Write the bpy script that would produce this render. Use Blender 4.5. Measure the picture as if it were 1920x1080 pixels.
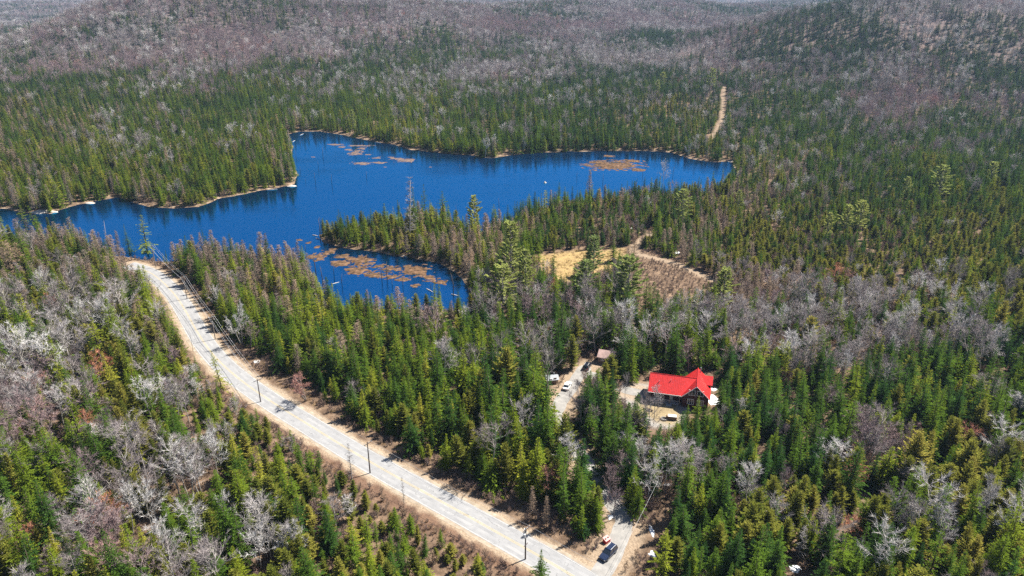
import bpy, bmesh, math, random
import numpy as np
from mathutils import Vector, Matrix

R = math.radians
scene = bpy.context.scene
for o in list(bpy.data.objects):
    bpy.data.objects.remove(o)

# ------------------------------------------------------------------ camera
CAM_H, PITCH, FPX = 105.0, R(22.8), 1330.0          # height (m), tilt, focal length for a 1920 px wide picture
cam_data = bpy.data.cameras.new('camera')
cam = bpy.data.objects.new('camera', cam_data)
scene.collection.objects.link(cam)
cam.location = (0, 0, CAM_H)
cam.rotation_euler = (math.pi / 2 - PITCH, 0, 0)
cam_data.sensor_width = 36
cam_data.lens = FPX / 1920 * 36
cam_data.clip_start = 1.0
cam_data.clip_end = 30000
scene.camera = cam

# ------------------------------------------------------------------ sky, sun, exposure
SUN_EL, SUN_AZ = R(55), R(62)                        # azimuth clockwise from the view direction (+Y)
world = bpy.data.worlds.new('World')
scene.world = world
world.use_nodes = True
wn = world.node_tree.nodes
sky = wn.new('ShaderNodeTexSky')
sky.sky_type = 'NISHITA'
sky.sun_disc = False
sky.sun_elevation = SUN_EL
sky.sun_rotation = SUN_AZ
sky.air_density = 1.0
sky.dust_density = 0.6
sky.ozone_density = 2.0
wn['Background'].inputs['Strength'].default_value = 0.055
world.node_tree.links.new(sky.outputs[0], wn['Background'].inputs['Color'])

sun_data = bpy.data.lights.new('sun', 'SUN')
sun_data.energy = 5.0
sun_data.angle = R(0.5)
sun_data.color = (1.0, 0.94, 0.83)
sun = bpy.data.objects.new('sun', sun_data)
scene.collection.objects.link(sun)
sv = Vector((math.cos(SUN_EL) * math.sin(SUN_AZ), math.cos(SUN_EL) * math.cos(SUN_AZ), math.sin(SUN_EL)))
sun.rotation_euler = (-sv).to_track_quat('-Z', 'Y').to_euler()
sun.location = (200, 100, 300)

scene.view_settings.view_transform = 'Standard'
scene.view_settings.look = 'None'
scene.view_settings.gamma = 1
scene.view_settings.exposure = 1.2
scene.view_settings.use_curve_mapping = False
scene.cycles.max_bounces = 5
scene.cycles.diffuse_bounces = 2
scene.cycles.glossy_bounces = 2
scene.cycles.transmission_bounces = 3
scene.cycles.transparent_max_bounces = 4
scene.cycles.volume_bounces = 0
scene.cycles.use_denoising = False

# ------------------------------------------------------------------ picture <-> ground
CP, SP = math.cos(PITCH), math.sin(PITCH)


def gz(px, py, z=0.0):
    """World point at height z that stands at pixel (px, py) of the 1920x1080 photograph."""
    a, b = (px - 960) / FPX, (540 - py) / FPX
    d = np.array([a, CP + b * SP, -SP + b * CP])
    t = (z - CAM_H) / d[2]
    return np.array([0, 0, CAM_H]) + d * t


def pix(P):
    """Pixels of world points (N,3)."""
    P = np.atleast_2d(P)
    rel = P - np.array([0, 0, CAM_H])
    dep = rel[:, 1] * CP - rel[:, 2] * SP
    up = rel[:, 1] * SP + rel[:, 2] * CP
    return 960 + FPX * rel[:, 0] / dep, 540 - FPX * up / dep, dep


def sstep(a, b, x):
    t = np.clip((x - a) / (b - a), 0, 1)
    return t * t * (3 - 2 * t)


def hash2(ix, iy, seed=0):
    n = np.sin(ix * 127.1 + iy * 311.7 + seed * 74.7) * 43758.5453
    return n - np.floor(n)


def vnoise(x, y, seed=0):
    ix, iy = np.floor(x), np.floor(y)
    fx, fy = x - ix, y - iy
    fx, fy = fx * fx * (3 - 2 * fx), fy * fy * (3 - 2 * fy)
    a, b = hash2(ix, iy, seed), hash2(ix + 1, iy, seed)
    c, d = hash2(ix, iy + 1, seed), hash2(ix + 1, iy + 1, seed)
    return (a * (1 - fx) + b * fx) * (1 - fy) + (c * (1 - fx) + d * fx) * fy


def fbm(x, y, seed=0):
    return 0.55 * vnoise(x, y, seed) + 0.3 * vnoise(x * 2.1, y * 2.1, seed + 3) + 0.15 * vnoise(x * 4.3, y * 4.3, seed + 7)


def poly_sdf(px, py, poly):
    """Signed distance to a polygon, negative inside."""
    poly = np.asarray(poly)[:, :2]
    best = np.full(px.shape, 1e9)
    inside = np.zeros(px.shape, bool)
    n = len(poly)
    for i in range(n):
        a, b = poly[i], poly[(i + 1) % n]
        e = b - a
        t = np.clip(((px - a[0]) * e[0] + (py - a[1]) * e[1]) / max(e @ e, 1e-9), 0, 1)
        best = np.minimum(best, (px - a[0] - t * e[0]) ** 2 + (py - a[1] - t * e[1]) ** 2)
        c = (a[1] > py) != (b[1] > py)
        with np.errstate(divide='ignore', invalid='ignore'):
            xi = a[0] + (py - a[1]) * e[0] / (e[1] if e[1] else 1e-9)
        inside ^= c & (px < xi)
    d = np.sqrt(best)
    return np.where(inside, -d, d)


def line_dist(px, py, pts):
    pts = np.asarray(pts)[:, :2]
    best = np.full(np.shape(px), 1e9)
    for a, b in zip(pts[:-1], pts[1:]):
        e = b - a
        t = np.clip(((px - a[0]) * e[0] + (py - a[1]) * e[1]) / max(e @ e, 1e-9), 0, 1)
        best = np.minimum(best, (px - a[0] - t * e[0]) ** 2 + (py - a[1] - t * e[1]) ** 2)
    return np.sqrt(best)


def spline(pts, n=10):
    """Catmull-Rom through the points."""
    pts = [np.asarray(p, float) for p in pts]
    P = [2 * pts[0] - pts[1]] + pts + [2 * pts[-1] - pts[-2]]
    out = []
    for i in range(1, len(P) - 2):
        for k in range(n):
            t = k / n
            p0, p1, p2, p3 = P[i - 1], P[i], P[i + 1], P[i + 2]
            out.append(0.5 * (2 * p1 + (p2 - p0) * t + (2 * p0 - 5 * p1 + 4 * p2 - p3) * t * t + (3 * p1 - p0 - 3 * p2 + p3) * t ** 3))
    out.append(pts[-1])
    return np.array(out)


def gzs(lst, z=0.0):
    return np.array([gz(p[0], p[1], p[2] if len(p) > 2 else z) for p in lst])


# ------------------------------------------------------------------ the plan of the place (world metres)
WATER_Z = -0.8
LAKE = gzs([(-260, 398), (-100, 396), (0, 390), (62, 402), (95, 401), (130, 388), (185, 375), (225, 370), (250, 380), (285, 389), (330, 391), (372, 388), (410, 373),
            (470, 361), (520, 353), (552, 346), (556, 330), (546, 300), (550, 275), (536, 252), (560, 247), (600, 246), (640, 253), (690, 263),
            (740, 271), (770, 281), (830, 287), (880, 291), (920, 297), (960, 291), (1000, 287), (1060, 285), (1120, 283), (1200, 283),
            (1260, 286), (1290, 297), (1330, 303), (1372, 304), (1385, 312, 4),
            (1340, 338, 6), (1240, 338, 7), (1150, 347, 7), (1070, 352, 7), (1010, 364, 7), (965, 385, 7), (930, 398, 7), (895, 412, 6), (860, 414, 4), (845, 400, 3), (800, 396, 3),
            (745, 414, 0), (700, 414, 2), (650, 410, 4), (622, 420, 3), (600, 438, 0), (606, 452), (640, 464), (700, 471), (760, 482), (820, 493), (855, 512), (880, 538), (900, 566),
            (880, 566, 3), (850, 556, 5), (800, 550, 6), (700, 547, 6), (645, 545, 6), (603, 533, 6), (588, 505, 5), (580, 478, 6), (540, 468, 7), (480, 460, 7), (430, 455, 7), (380, 450, 7),
            (330, 462, 6), (285, 466, 5), (235, 456, 6), (190, 446, 7), (150, 430, 7), (100, 417, 7), (40, 420, 7), (0, 422, 7), (-120, 425, 7), (-280, 430, 7)], WATER_Z)

ROAD_C = spline(gzs([(238, 497), (262, 504), (285, 514), (308, 532), (330, 556), (350, 587), (371, 625), (402, 668), (446, 709), (505, 751), (572, 793), (650, 841),
                     (740, 893), (836, 946), (930, 998), (1020, 1049), (1110, 1103), (1210, 1166), (1330, 1240), (1500, 1345)]), 10)
DRIVE = spline(gzs([(1120, 1082), (1146, 1046), (1163, 1008), (1170, 980), (1158, 955), (1142, 935), (1132, 912), (1110, 885), (1095, 862), (1078, 838), (1056, 812), (1042, 785), (1046, 765), (1060, 742), (1080, 712), (1096, 692), (1112, 690)]), 8)
DRIVE2 = spline(gzs([(1088, 702), (1110, 704), (1140, 716), (1170, 730), (1200, 738), (1215, 742)]), 8)
TRAIL = spline(gzs([(1222, 440), (1196, 458), (1190, 475), (1215, 483), (1255, 492), (1295, 508), (1335, 526)]), 8)
TRAIL2 = spline(gzs([(1356, 178), (1354, 200), (1353, 225), (1342, 250), (1328, 272)]), 6)
MEADOW = gzs([(1000, 482), (1050, 472), (1100, 469), (1172, 468), (1176, 496, 3), (1120, 508, 4), (1040, 512, 4), (1010, 500, 3)])
SHRUBLAND = gzs([(1195, 470), (1240, 478), (1300, 502), (1335, 524), (1335, 548, 6), (1270, 566, 6), (1205, 572, 6), (1185, 540, 5), (1160, 490)])
YARD = gzs([(1160, 718), (1225, 722), (1285, 742), (1290, 770), (1282, 790), (1250, 806), (1222, 800), (1196, 768), (1165, 752)])
LAWN = gzs([(1196, 752), (1240, 748), (1268, 760), (1276, 778), (1260, 796), (1225, 790), (1200, 772)])
HOUSE_CLEAR = gzs([(1205, 705), (1240, 700), (1345, 710), (1352, 760), (1340, 782), (1280, 782), (1215, 760)])
POLE_CLEAR = spline(gzs([(294, 508), (352, 562), (404, 638), (448, 680), (500, 715), (560, 742)]), 6)
DITCH = spline(gzs([(440, 730), (500, 768), (565, 812), (640, 868), (730, 925), (830, 985), (930, 1040), (1030, 1095)]), 6)
CLEAR2 = gzs([(1085, 668), (1110, 672), (1118, 690), (1100, 700), (1078, 700)])


BUMPS = [(-560, 1260, 190, 260, 82), (-250, 1420, 300, 280, 56), (150, 1750, 380, 260, 44), (520, 1080, 240, 250, 62), (820, 1180, 300, 300, 44), (450, 2100, 600, 320, 54), (1250, 1500, 300, 300, 30),
         (-1900, 2900, 700, 420, 34), (-500, 3300, 900, 300, 58), (1500, 2700, 800, 420, 72), (-1700, 4600, 1500, 420, 64), (700, 4700, 1500, 420, 74), (3000, 4700, 1400, 500, 88),
         (0, 7600, 6000, 900, 92)]


def height(x, y):
    x, y = np.asarray(x, float), np.asarray(y, float)
    r = np.hypot(x, y)
    h = 14 * sstep(560, 1500, r)
    for cx, cy, sx, sy, a in BUMPS:
        h = h + a * np.exp(-((x - cx) / sx) ** 2 - ((y - cy) / sy) ** 2)
    h = h * sstep(430, 700, r)
    w = sstep(420, 900, r)
    h = h + w * (16 * (fbm(x / 190, y / 190, 1) - 0.5) + 26 * sstep(900, 2000, r) * (fbm(x / 420, y / 420, 2) - 0.5))
    h = h + (1 - w) * 1.2 * (fbm(x / 30, y / 30, 5) - 0.42)
    return h


def masks(x, y):
    return dict(lake=poly_sdf(x, y, LAKE) + 3.0 * (fbm(x / 9, y / 9, 11) - 0.5), road=line_dist(x, y, ROAD_C),
                drive=np.minimum(line_dist(x, y, DRIVE), line_dist(x, y, DRIVE2)))


def ground_z(x, y, m=None):
    """Height of the ground sheet: the hills, flattened under roads, dipping under the lake."""
    m = m or masks(x, y)
    h = height(x, y)
    k = 1 - sstep(5.5, 12, m['road'])
    h = h * (1 - k) + 0.12 * k
    k = 1 - sstep(3.0, 6, m['drive'])
    h = h * (1 - k) + 0.12 * k
    k = 1 - sstep(1.0, 6, np.minimum(poly_sdf(x, y, HOUSE_CLEAR), poly_sdf(x, y, YARD)))
    h = h * (1 - k) + 0.12 * k
    d = m['lake']
    bank = np.where(d < 0, WATER_Z + np.maximum(d, -9) * 0.25, WATER_Z + 0.1 + np.minimum(d, 12) * 0.14)
    h = np.where(d < 14, np.minimum(h, bank) * (1 - sstep(8, 14, d)) + h * sstep(8, 14, d), h)
    return h


# ------------------------------------------------------------------ materials
def new_mat(name):
    m = bpy.data.materials.new(name)
    m.use_nodes = True
    m.node_tree.nodes.clear()
    return m, m.node_tree.nodes, m.node_tree.links


def N(nodes, t, **kw):
    n = nodes.new(t)
    for k, v in kw.items():
        if k.startswith('_'):
            setattr(n, k[1:], v)
        else:
            n.inputs[k].default_value = v
    return n


def ramp(nodes, stops):
    r = nodes.new('ShaderNodeValToRGB')
    e = r.color_ramp.elements
    while len(e) < len(stops):
        e.new(0.5)
    for el, (p, c) in zip(e, stops):
        el.position = p
        el.color = (*c, 1)
    return r


def leaf_mat(name, stops, trans=0.25):
    """Foliage or twigs: colour picked per tree (tint), lightness per spray (var)."""
    m, n, l = new_mat(name)
    out = n.new('ShaderNodeOutputMaterial')
    at = N(n, 'ShaderNodeAttribute', _attribute_type='INSTANCER', _attribute_name='tint')
    rp = ramp(n, stops)
    l.new(at.outputs['Fac'], rp.inputs[0])
    av = N(n, 'ShaderNodeAttribute', _attribute_name='var')
    mp = N(n, 'ShaderNodeMapRange')
    mp.inputs['To Min'].default_value = 0.55
    mp.inputs['To Max'].default_value = 1.45
    l.new(av.outputs['Fac'], mp.inputs['Value'])
    mul = N(n, 'ShaderNodeVectorMath', _operation='SCALE')
    l.new(rp.outputs[0], mul.inputs[0])
    l.new(mp.outputs[0], mul.inputs['Scale'])
    d = n.new('ShaderNodeBsdfDiffuse')
    l.new(mul.outputs[0], d.inputs['Color'])
    if trans > 0:
        t = n.new('ShaderNodeBsdfTranslucent')
        l.new(mul.outputs[0], t.inputs['Color'])
        mx = N(n, 'ShaderNodeMixShader', Fac=trans)
        l.new(d.outputs[0], mx.inputs[1])
        l.new(t.outputs[0], mx.inputs[2])
        l.new(mx.outputs[0], out.inputs[0])
    else:
        l.new(d.outputs[0], out.inputs[0])
    return m


def paint(name, col, rough=0.5, metal=0.0, spec=0.5, noise=0.0, scale=2.0, bump=0.0, coat=0.0):
    m, n, l = new_mat(name)
    out = n.new('ShaderNodeOutputMaterial')
    p = n.new('ShaderNodeBsdfPrincipled')
    p.inputs['Base Color'].default_value = (*col, 1)
    p.inputs['Roughness'].default_value = rough
    p.inputs['Metallic'].default_value = metal
    p.inputs['Specular IOR Level'].default_value = spec
    p.inputs['Coat Weight'].default_value = coat
    if noise or bump:
        tc = n.new('ShaderNodeTexCoord')
        nz = N(n, 'ShaderNodeTexNoise', Scale=scale, Detail=5.0)
        l.new(tc.outputs['Object'], nz.inputs['Vector'])
        if noise:
            mp = N(n, 'ShaderNodeMapRange')
            mp.inputs['From Min'].default_value = 0.3
            mp.inputs['From Max'].default_value = 0.7
            mp.inputs['To Min'].default_value = 1 - noise
            mp.inputs['To Max'].default_value = 1 + noise
            l.new(nz.outputs['Fac'], mp.inputs['Value'])
            mul = N(n, 'ShaderNodeVectorMath', _operation='SCALE')
            mul.inputs[0].default_value = col
            l.new(mp.outputs[0], mul.inputs['Scale'])
            l.new(mul.outputs[0], p.inputs['Base Color'])
        if bump:
            b = N(n, 'ShaderNodeBump', Strength=bump, Distance=0.1)
            l.new(nz.outputs['Fac'], b.inputs['Height'])
            l.new(b.outputs[0], p.inputs['Normal'])
    l.new(p.outputs[0], out.inputs[0])
    return m


M = {}
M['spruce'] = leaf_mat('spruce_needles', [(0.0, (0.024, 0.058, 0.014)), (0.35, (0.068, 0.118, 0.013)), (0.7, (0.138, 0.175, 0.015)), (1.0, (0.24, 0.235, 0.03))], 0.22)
M['cedar'] = leaf_mat('cedar_needles', [(0.0, (0.088, 0.108, 0.018)), (0.5, (0.150, 0.155, 0.026)), (1.0, (0.23, 0.205, 0.042))], 0.25)
M['pine'] = leaf_mat('pine_needles', [(0.0, (0.15, 0.23, 0.10)), (0.5, (0.30, 0.35, 0.11)), (1.0, (0.42, 0.44, 0.14))], 0.42)
M['larch'] = leaf_mat('larch_twigs', [(0.0, (0.21, 0.17, 0.145)), (0.5, (0.31, 0.235, 0.18)), (1.0, (0.40, 0.28, 0.18))], 0.0)
M['birch'] = leaf_mat('birch_twigs', [(0.0, (0.19, 0.155, 0.155)), (0.5, (0.34, 0.30, 0.30)), (1.0, (0.62, 0.60, 0.59))], 0.0)
M['maple'] = leaf_mat('maple_twigs', [(0.0, (0.24, 0.185, 0.195)), (0.55, (0.33, 0.24, 0.24)), (0.85, (0.42, 0.20, 0.15)), (1.0, (0.52, 0.22, 0.11))], 0.0)
M['shrub'] = leaf_mat('shrub_twigs', [(0.0, (0.15, 0.105, 0.095)), (0.5, (0.26, 0.18, 0.145)), (1.0, (0.38, 0.27, 0.18))], 0.0)
M['grass'] = leaf_mat('dry_grass', [(0.0, (0.24, 0.15, 0.075)), (0.6, (0.33, 0.225, 0.10)), (1.0, (0.44, 0.34, 0.13))], 0.2)
M['deadtwig'] = leaf_mat('dead_twigs', [(0.0, (0.14, 0.125, 0.12)), (1.0, (0.32, 0.30, 0.29))], 0.0)
M['bark'] = paint('conifer_bark', (0.095, 0.072, 0.058), 0.9, spec=0.1, noise=0.3, scale=3)
M['palebark'] = paint('pale_bark', (0.36, 0.335, 0.31), 0.8, spec=0.1, noise=0.35, scale=2.5)
M['greybark'] = paint('grey_bark', (0.24, 0.215, 0.20), 0.85, spec=0.1, noise=0.3, scale=3)
M['deadwood'] = paint('weathered_wood', (0.30, 0.28, 0.265), 0.85, spec=0.1, noise=0.3, scale=4)
M['darkwood'] = paint('drowned_wood', (0.075, 0.062, 0.055), 0.85, spec=0.1, noise=0.3, scale=4)

# ------------------------------------------------------------------ mesh helpers
COL = scene.collection


def tag(o, label=None, cat=None, group=None, kind=None):
    if label:
        o['label'] = label
    if cat:
        o['category'] = cat
    if group:
        o['group'] = group
    if kind:
        o['kind'] = kind
    return o


def np_mesh(name, verts, faces, mats, var=None, midx=None):
    """Mesh from numpy verts and a list of (k,n) index arrays."""
    me = bpy.data.meshes.new(name)
    verts = np.asarray(verts, np.float32)
    sizes = np.concatenate([np.full(len(f), f.shape[1]) for f in faces if len(f)]) if faces else np.zeros(0, int)
    loops = np.concatenate([f.ravel() for f in faces if len(f)]) if faces else np.zeros(0, int)
    me.vertices.add(len(verts))
    me.vertices.foreach_set('co', verts.ravel())
    me.loops.add(len(loops))
    me.loops.foreach_set('vertex_index', loops.astype(np.int32))
    me.polygons.add(len(sizes))
    starts = np.concatenate([[0], np.cumsum(sizes)[:-1]]) if len(sizes) else []
    me.polygons.foreach_set('loop_start', np.asarray(starts, np.int32))
    for m in mats:
        me.materials.append(m)
    if midx is not None:
        me.polygons.foreach_set('material_index', np.asarray(midx, np.int32))
    if var is not None:
        a = me.attributes.new('var', 'FLOAT', 'POINT')
        a.data.foreach_set('value', np.asarray(var, np.float32))
    me.update()
    me.validate()
    return me


def link(name, data, parent=None, loc=None):
    o = bpy.data.objects.new(name, data)
    COL.objects.link(o)
    if parent is not None:
        o.parent = parent
    if loc is not None:
        o.location = loc
    return o


def empty(name, loc=(0, 0, 0), rz=0.0):
    o = link(name, None, None, loc)
    o.empty_display_size = 0.5
    o.rotation_euler = (0, 0, rz)
    return o


class MB:
    """Collects boxes, prisms and tubes into one mesh."""

    def __init__(s):
        s.v, s.f = [], []

    def add(s, vs, fs):
        b = len(s.v)
        s.v += [tuple(float(c) for c in p) for p in vs]
        s.f += [tuple(i + b for i in f) for f in fs]
        return s

    def box(s, c, d, rz=0.0):
        x, y, z = d[0] / 2, d[1] / 2, d[2] / 2
        ca, sa = math.cos(rz), math.sin(rz)
        vs = [(c[0] + i * x * ca - j * y * sa, c[1] + i * x * sa + j * y * ca, c[2] + k * z) for k in (-1, 1) for i, j in ((-1, -1), (1, -1), (1, 1), (-1, 1))]
        return s.add(vs, [(3, 2, 1, 0), (4, 5, 6, 7), (0, 1, 5, 4), (1, 2, 6, 5), (2, 3, 7, 6), (3, 0, 4, 7)])

    def hexa(s, lo, hi):
        return s.add(list(lo) + list(hi), [(3, 2, 1, 0), (4, 5, 6, 7), (0, 1, 5, 4), (1, 2, 6, 5), (2, 3, 7, 6), (3, 0, 4, 7)])

    def slab(s, pts, t):
        """Polygon with thickness t below along its normal."""
        P = [Vector(p) for p in pts]
        n = (P[1] - P[0]).cross(P[-1] - P[0]).normalized()
        k = len(P)
        vs = P + [p - n * t for p in P]
        fs = [tuple(range(k)), tuple(range(2 * k - 1, k - 1, -1))] + [(i, k + i, k + (i + 1) % k, (i + 1) % k) for i in range(k)]
        return s.add(vs, fs)

    def tube(s, pts, rad, n=6, cap=True):
        P = [Vector(p) for p in pts]
        rad = [rad] * len(P) if not hasattr(rad, '__len__') else rad
        vs, fs = [], []
        for i, p in enumerate(P):
            d = (P[min(i + 1, len(P) - 1)] - P[max(i - 1, 0)]).normalized()
            a = d.cross(Vector((0, 0, 1)) if abs(d.z) < 0.9 else Vector((1, 0, 0))).normalized()
            b = d.cross(a)
            vs += [p + (a * math.cos(2 * math.pi * k / n) + b * math.sin(2 * math.pi * k / n)) * rad[i] for k in range(n)]
        for i in range(len(P) - 1):
            fs += [(i * n + k, i * n + (k + 1) % n, (i + 1) * n + (k + 1) % n, (i + 1) * n + k) for k in range(n)]
        if cap:
            fs += [tuple(range(n - 1, -1, -1)), tuple(range((len(P) - 1) * n, len(P) * n))]
        return s.add(vs, fs)

    def mesh(s, name, mat, smooth=False):
        me = bpy.data.meshes.new(name)
        me.from_pydata(s.v, [], s.f)
        me.materials.append(mat)
        if smooth:
            me.polygons.foreach_set('use_smooth', [True] * len(me.polygons))
        me.update()
        return me

    def build(s, name, mat, parent=None, loc=None, smooth=False):
        return link(name, s.mesh(name, mat, smooth), parent, loc)


# ------------------------------------------------------------------ ground sheet, water
def build_ground():
    fine = np.linspace(-52, 52, 620)
    side = np.concatenate([np.linspace(52, 180, 60)[1:], np.linspace(-180, -52, 60)[1:-1]])
    ang = np.radians(np.concatenate([fine, side]))
    rad = np.concatenate([np.linspace(2, 75, 10), np.geomspace(78, 620, 330), np.geomspace(630, 3000, 230), np.geomspace(3080, 14000, 60)])
    A, Rr = np.meshgrid(ang, rad)
    x, y = Rr * np.sin(A), Rr * np.cos(A)
    m = masks(x, y)
    z = ground_z(x, y, m)
    na, nr = len(ang), len(rad)
    verts = np.stack([x, y, z], -1).reshape(-1, 3)
    i = np.arange(nr - 1)[:, None] * na
    j = np.arange(na)[None, :]
    jn = (j + 1) % na
    quads = np.stack([i + j, i + jn, i + na + jn, i + na + j], -1).reshape(-1, 4)[:, ::-1]
    me = np_mesh('ground', verts, [quads], [])
    sh = 1 - sstep(0.5, 4.5, m['lake'])
    road = 1 - sstep(4.2, 5.8, m['road'] + 3 * (fbm(x / 3, y / 3, 21) - 0.5))
    dr = 1 - sstep(3.0, 6.0, m['drive'])
    mead = 1 - sstep(-3, 3, poly_sdf(x, y, MEADOW) + 5 * (fbm(x / 6, y / 6, 22) - 0.5))
    lawn = 1 - sstep(-1, 1.5, poly_sdf(x, y, LAWN) + 2 * (fbm(x / 3, y / 3, 22) - 0.5))
    grav = 1 - sstep(-0.5, 1.0, poly_sdf(x, y, YARD) + 2 * (fbm(x / 3, y / 3, 25) - 0.5))
    trail = .75 * (1 - sstep(.8, 3.2, line_dist(x, y, TRAIL) + 2 * (fbm(x / 4, y / 4, 27) - .5))) + .55 * (1 - sstep(.6, 2.6, line_dist(x, y, TRAIL2) + 2 * (fbm(x / 6, y / 6, 28) - .5)))
    ditch = 1 - sstep(2, 5, np.minimum(line_dist(x, y, DITCH), 99))
    far = sstep(600, 1300, np.hypot(x, y))
    for nm, v in (('shore', sh), ('sand', np.maximum(np.maximum(road, trail), dr * 0.8)), ('meadow', mead), ('lawn', lawn), ('yard', grav), ('ditch', ditch), ('far', far)):
        a = me.attributes.new(nm, 'FLOAT', 'POINT')
        a.data.foreach_set('value', v.ravel().astype(np.float32))
    me.polygons.foreach_set('use_smooth', [True] * len(me.polygons))
    o = link('ground', me)
    tag(o, 'brown leaf litter and dry grass covering the ground under the forest', 'ground', kind='structure')
    # material
    mt, n, l = new_mat('forest_floor')
    out = n.new('ShaderNodeOutputMaterial')
    geo = n.new('ShaderNodeNewGeometry')
    n1 = N(n, 'ShaderNodeTexNoise', Scale=0.35, Detail=6.0, Roughness=0.65)
    n2 = N(n, 'ShaderNodeTexNoise', Scale=2.2, Detail=4.0, Roughness=0.7)
    n3 = N(n, 'ShaderNodeTexNoise', Scale=0.012, Detail=8.0, Roughness=0.7)
    for k in (n1, n2, n3):
        l.new(geo.outputs['Position'], k.inputs['Vector'])
    base = ramp(n, [(0.3, (0.07, 0.047, 0.033)), (0.5, (0.155, 0.105, 0.072)), (0.70, (0.28, 0.195, 0.13))])
    l.new(n1.outputs['Fac'], base.inputs[0])
    cur = base.outputs[0]

    def over(attr, stops, noise):
        nonlocal cur
        rp = ramp(n, stops)
        l.new(noise.outputs['Fac'], rp.inputs[0])
        at = N(n, 'ShaderNodeAttribute', _attribute_name=attr)
        mx = n.new('ShaderNodeMix')
        mx.data_type = 'RGBA'
        l.new(at.outputs['Fac'], mx.inputs[0])
        l.new(cur, mx.inputs[6])
        l.new(rp.outputs[0], mx.inputs[7])
        cur = mx.outputs[2]

    over('far', [(0.35, (0.05, 0.058, 0.05)), (0.47, (0.125, 0.098, 0.10)), (0.65, (0.17, 0.13, 0.135))], n3)
    over('ditch', [(0.3, (0.085, 0.05, 0.036)), (0.6, (0.20, 0.125, 0.085))], n1)
    over('meadow', [(0.3, (0.25, 0.165, 0.08)), (0.6, (0.38, 0.275, 0.12))], n1)
    over('yard', [(0.3, (0.24, 0.225, 0.21)), (0.7, (0.34, 0.32, 0.30))], n2)
    over('lawn', [(0.3, (0.24, 0.185, 0.11)), (0.7, (0.37, 0.295, 0.175))], n1)
    over('sand', [(0.3, (0.24, 0.175, 0.12)), (0.65, (0.42, 0.33, 0.24))], n2)
    over('shore', [(0.35, (0.07, 0.05, 0.035)), (0.5, (0.19, 0.13, 0.085)), (0.68, (0.40, 0.31, 0.23))], n1)
    p = N(n, 'ShaderNodeBsdfPrincipled', Roughness=0.95)
    p.inputs['Specular IOR Level'].default_value = 0.1
    l.new(cur, p.inputs['Base Color'])
    b = N(n, 'ShaderNodeBump', Strength=0.9, Distance=0.35)
    l.new(n2.outputs['Fac'], b.inputs['Height'])
    l.new(b.outputs[0], p.inputs['Normal'])
    l.new(p.outputs[0], out.inputs[0])
    me.materials.append(mt)
    return o


build_ground()


def build_water():
    lo, hi = LAKE[:, :2].min(0) - 12, LAKE[:, :2].max(0) + 12
    # wide shallow-sided sheet, subdivided so that its edge stays under the banks
    me = bpy.data.meshes.new('lake_water')
    me.from_pydata([(lo[0], lo[1], WATER_Z), (hi[0], lo[1], WATER_Z), (hi[0], hi[1], WATER_Z), (lo[0], hi[1], WATER_Z)], [], [(0, 1, 2, 3)])
    o = link('lake_water', me)
    tag(o, 'deep blue rippled lake with several wooded bays', 'lake', kind='structure')
    m, n, l = new_mat('lake_water')
    out = n.new('ShaderNodeOutputMaterial')
    geo = n.new('ShaderNodeNewGeometry')
    mp = N(n, 'ShaderNodeMapping')
    mp.inputs['Rotation'].default_value = (0, 0, R(24))
    mp.inputs['Scale'].default_value = (0.55, 1.0, 1.0)
    l.new(geo.outputs['Position'], mp.inputs['Vector'])
    n1 = N(n, 'ShaderNodeTexNoise', Scale=0.75, Detail=4.0, Roughness=0.6)
    n2 = N(n, 'ShaderNodeTexNoise', Scale=0.013, Detail=5.0, Roughness=0.6)
    l.new(mp.outputs[0], n1.inputs['Vector'])
    l.new(mp.outputs[0], n2.inputs['Vector'])
    st = N(n, 'ShaderNodeMapRange')                      # calm streaks and ruffled water
    st.inputs['From Min'].default_value = 0.40
    st.inputs['From Max'].default_value = 0.62
    st.inputs['To Min'].default_value = 0.0
    st.inputs['To Max'].default_value = 0.6
    l.new(n2.outputs['Fac'], st.inputs['Value'])
    b = N(n, 'ShaderNodeBump', Distance=0.35)
    l.new(st.outputs[0], b.inputs['Strength'])
    l.new(n1.outputs['Fac'], b.inputs['Height'])
    body = N(n, 'ShaderNodeBsdfDiffuse')
    body.inputs['Color'].default_value = (0.002, 0.030, 0.095, 1)
    g = N(n, 'ShaderNodeBsdfGlossy', Roughness=0.07)
    g.inputs['Color'].default_value = (0.035, 0.33, 0.68, 1)
    l.new(b.outputs[0], g.inputs['Normal'])
    mx = N(n, 'ShaderNodeMixShader', Fac=0.8)
    l.new(body.outputs[0], mx.inputs[1])
    l.new(g.outputs[0], mx.inputs[2])
    l.new(mx.outputs[0], out.inputs[0])
    me.materials.append(m)


build_water()


# ------------------------------------------------------------------ road, driveway, trails
def strip(line, off0, off1, z, wob=0.0, seed=0):
    """Ribbon along a line between two sideways offsets, ends left open."""
    P = np.asarray(line)[:, :2]
    T = np.gradient(P, axis=0)
    T /= np.linalg.norm(T, axis=1)[:, None]
    Nn = np.stack([-T[:, 1], T[:, 0]], 1)
    s = np.concatenate([[0], np.cumsum(np.linalg.norm(np.diff(P, axis=0), axis=1))])
    w0 = off0 + wob * (fbm(s / 2.5, s * 0 + 3, seed) - 0.5) * 2
    w1 = off1 + wob * (fbm(s / 2.5, s * 0 + 9, seed + 1) - 0.5) * 2
    a, b = P + Nn * w0[:, None] if hasattr(w0, '__len__') else P + Nn * w0, P + Nn * w1[:, None]
    n = len(P)
    v = np.concatenate([np.c_[a, np.full(n, z)], np.c_[b, np.full(n, z)]])
    i = np.arange(n - 1)
    return v, np.stack([i, i + n, i + n + 1, i + 1], 1)[:, ::-1], s


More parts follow.
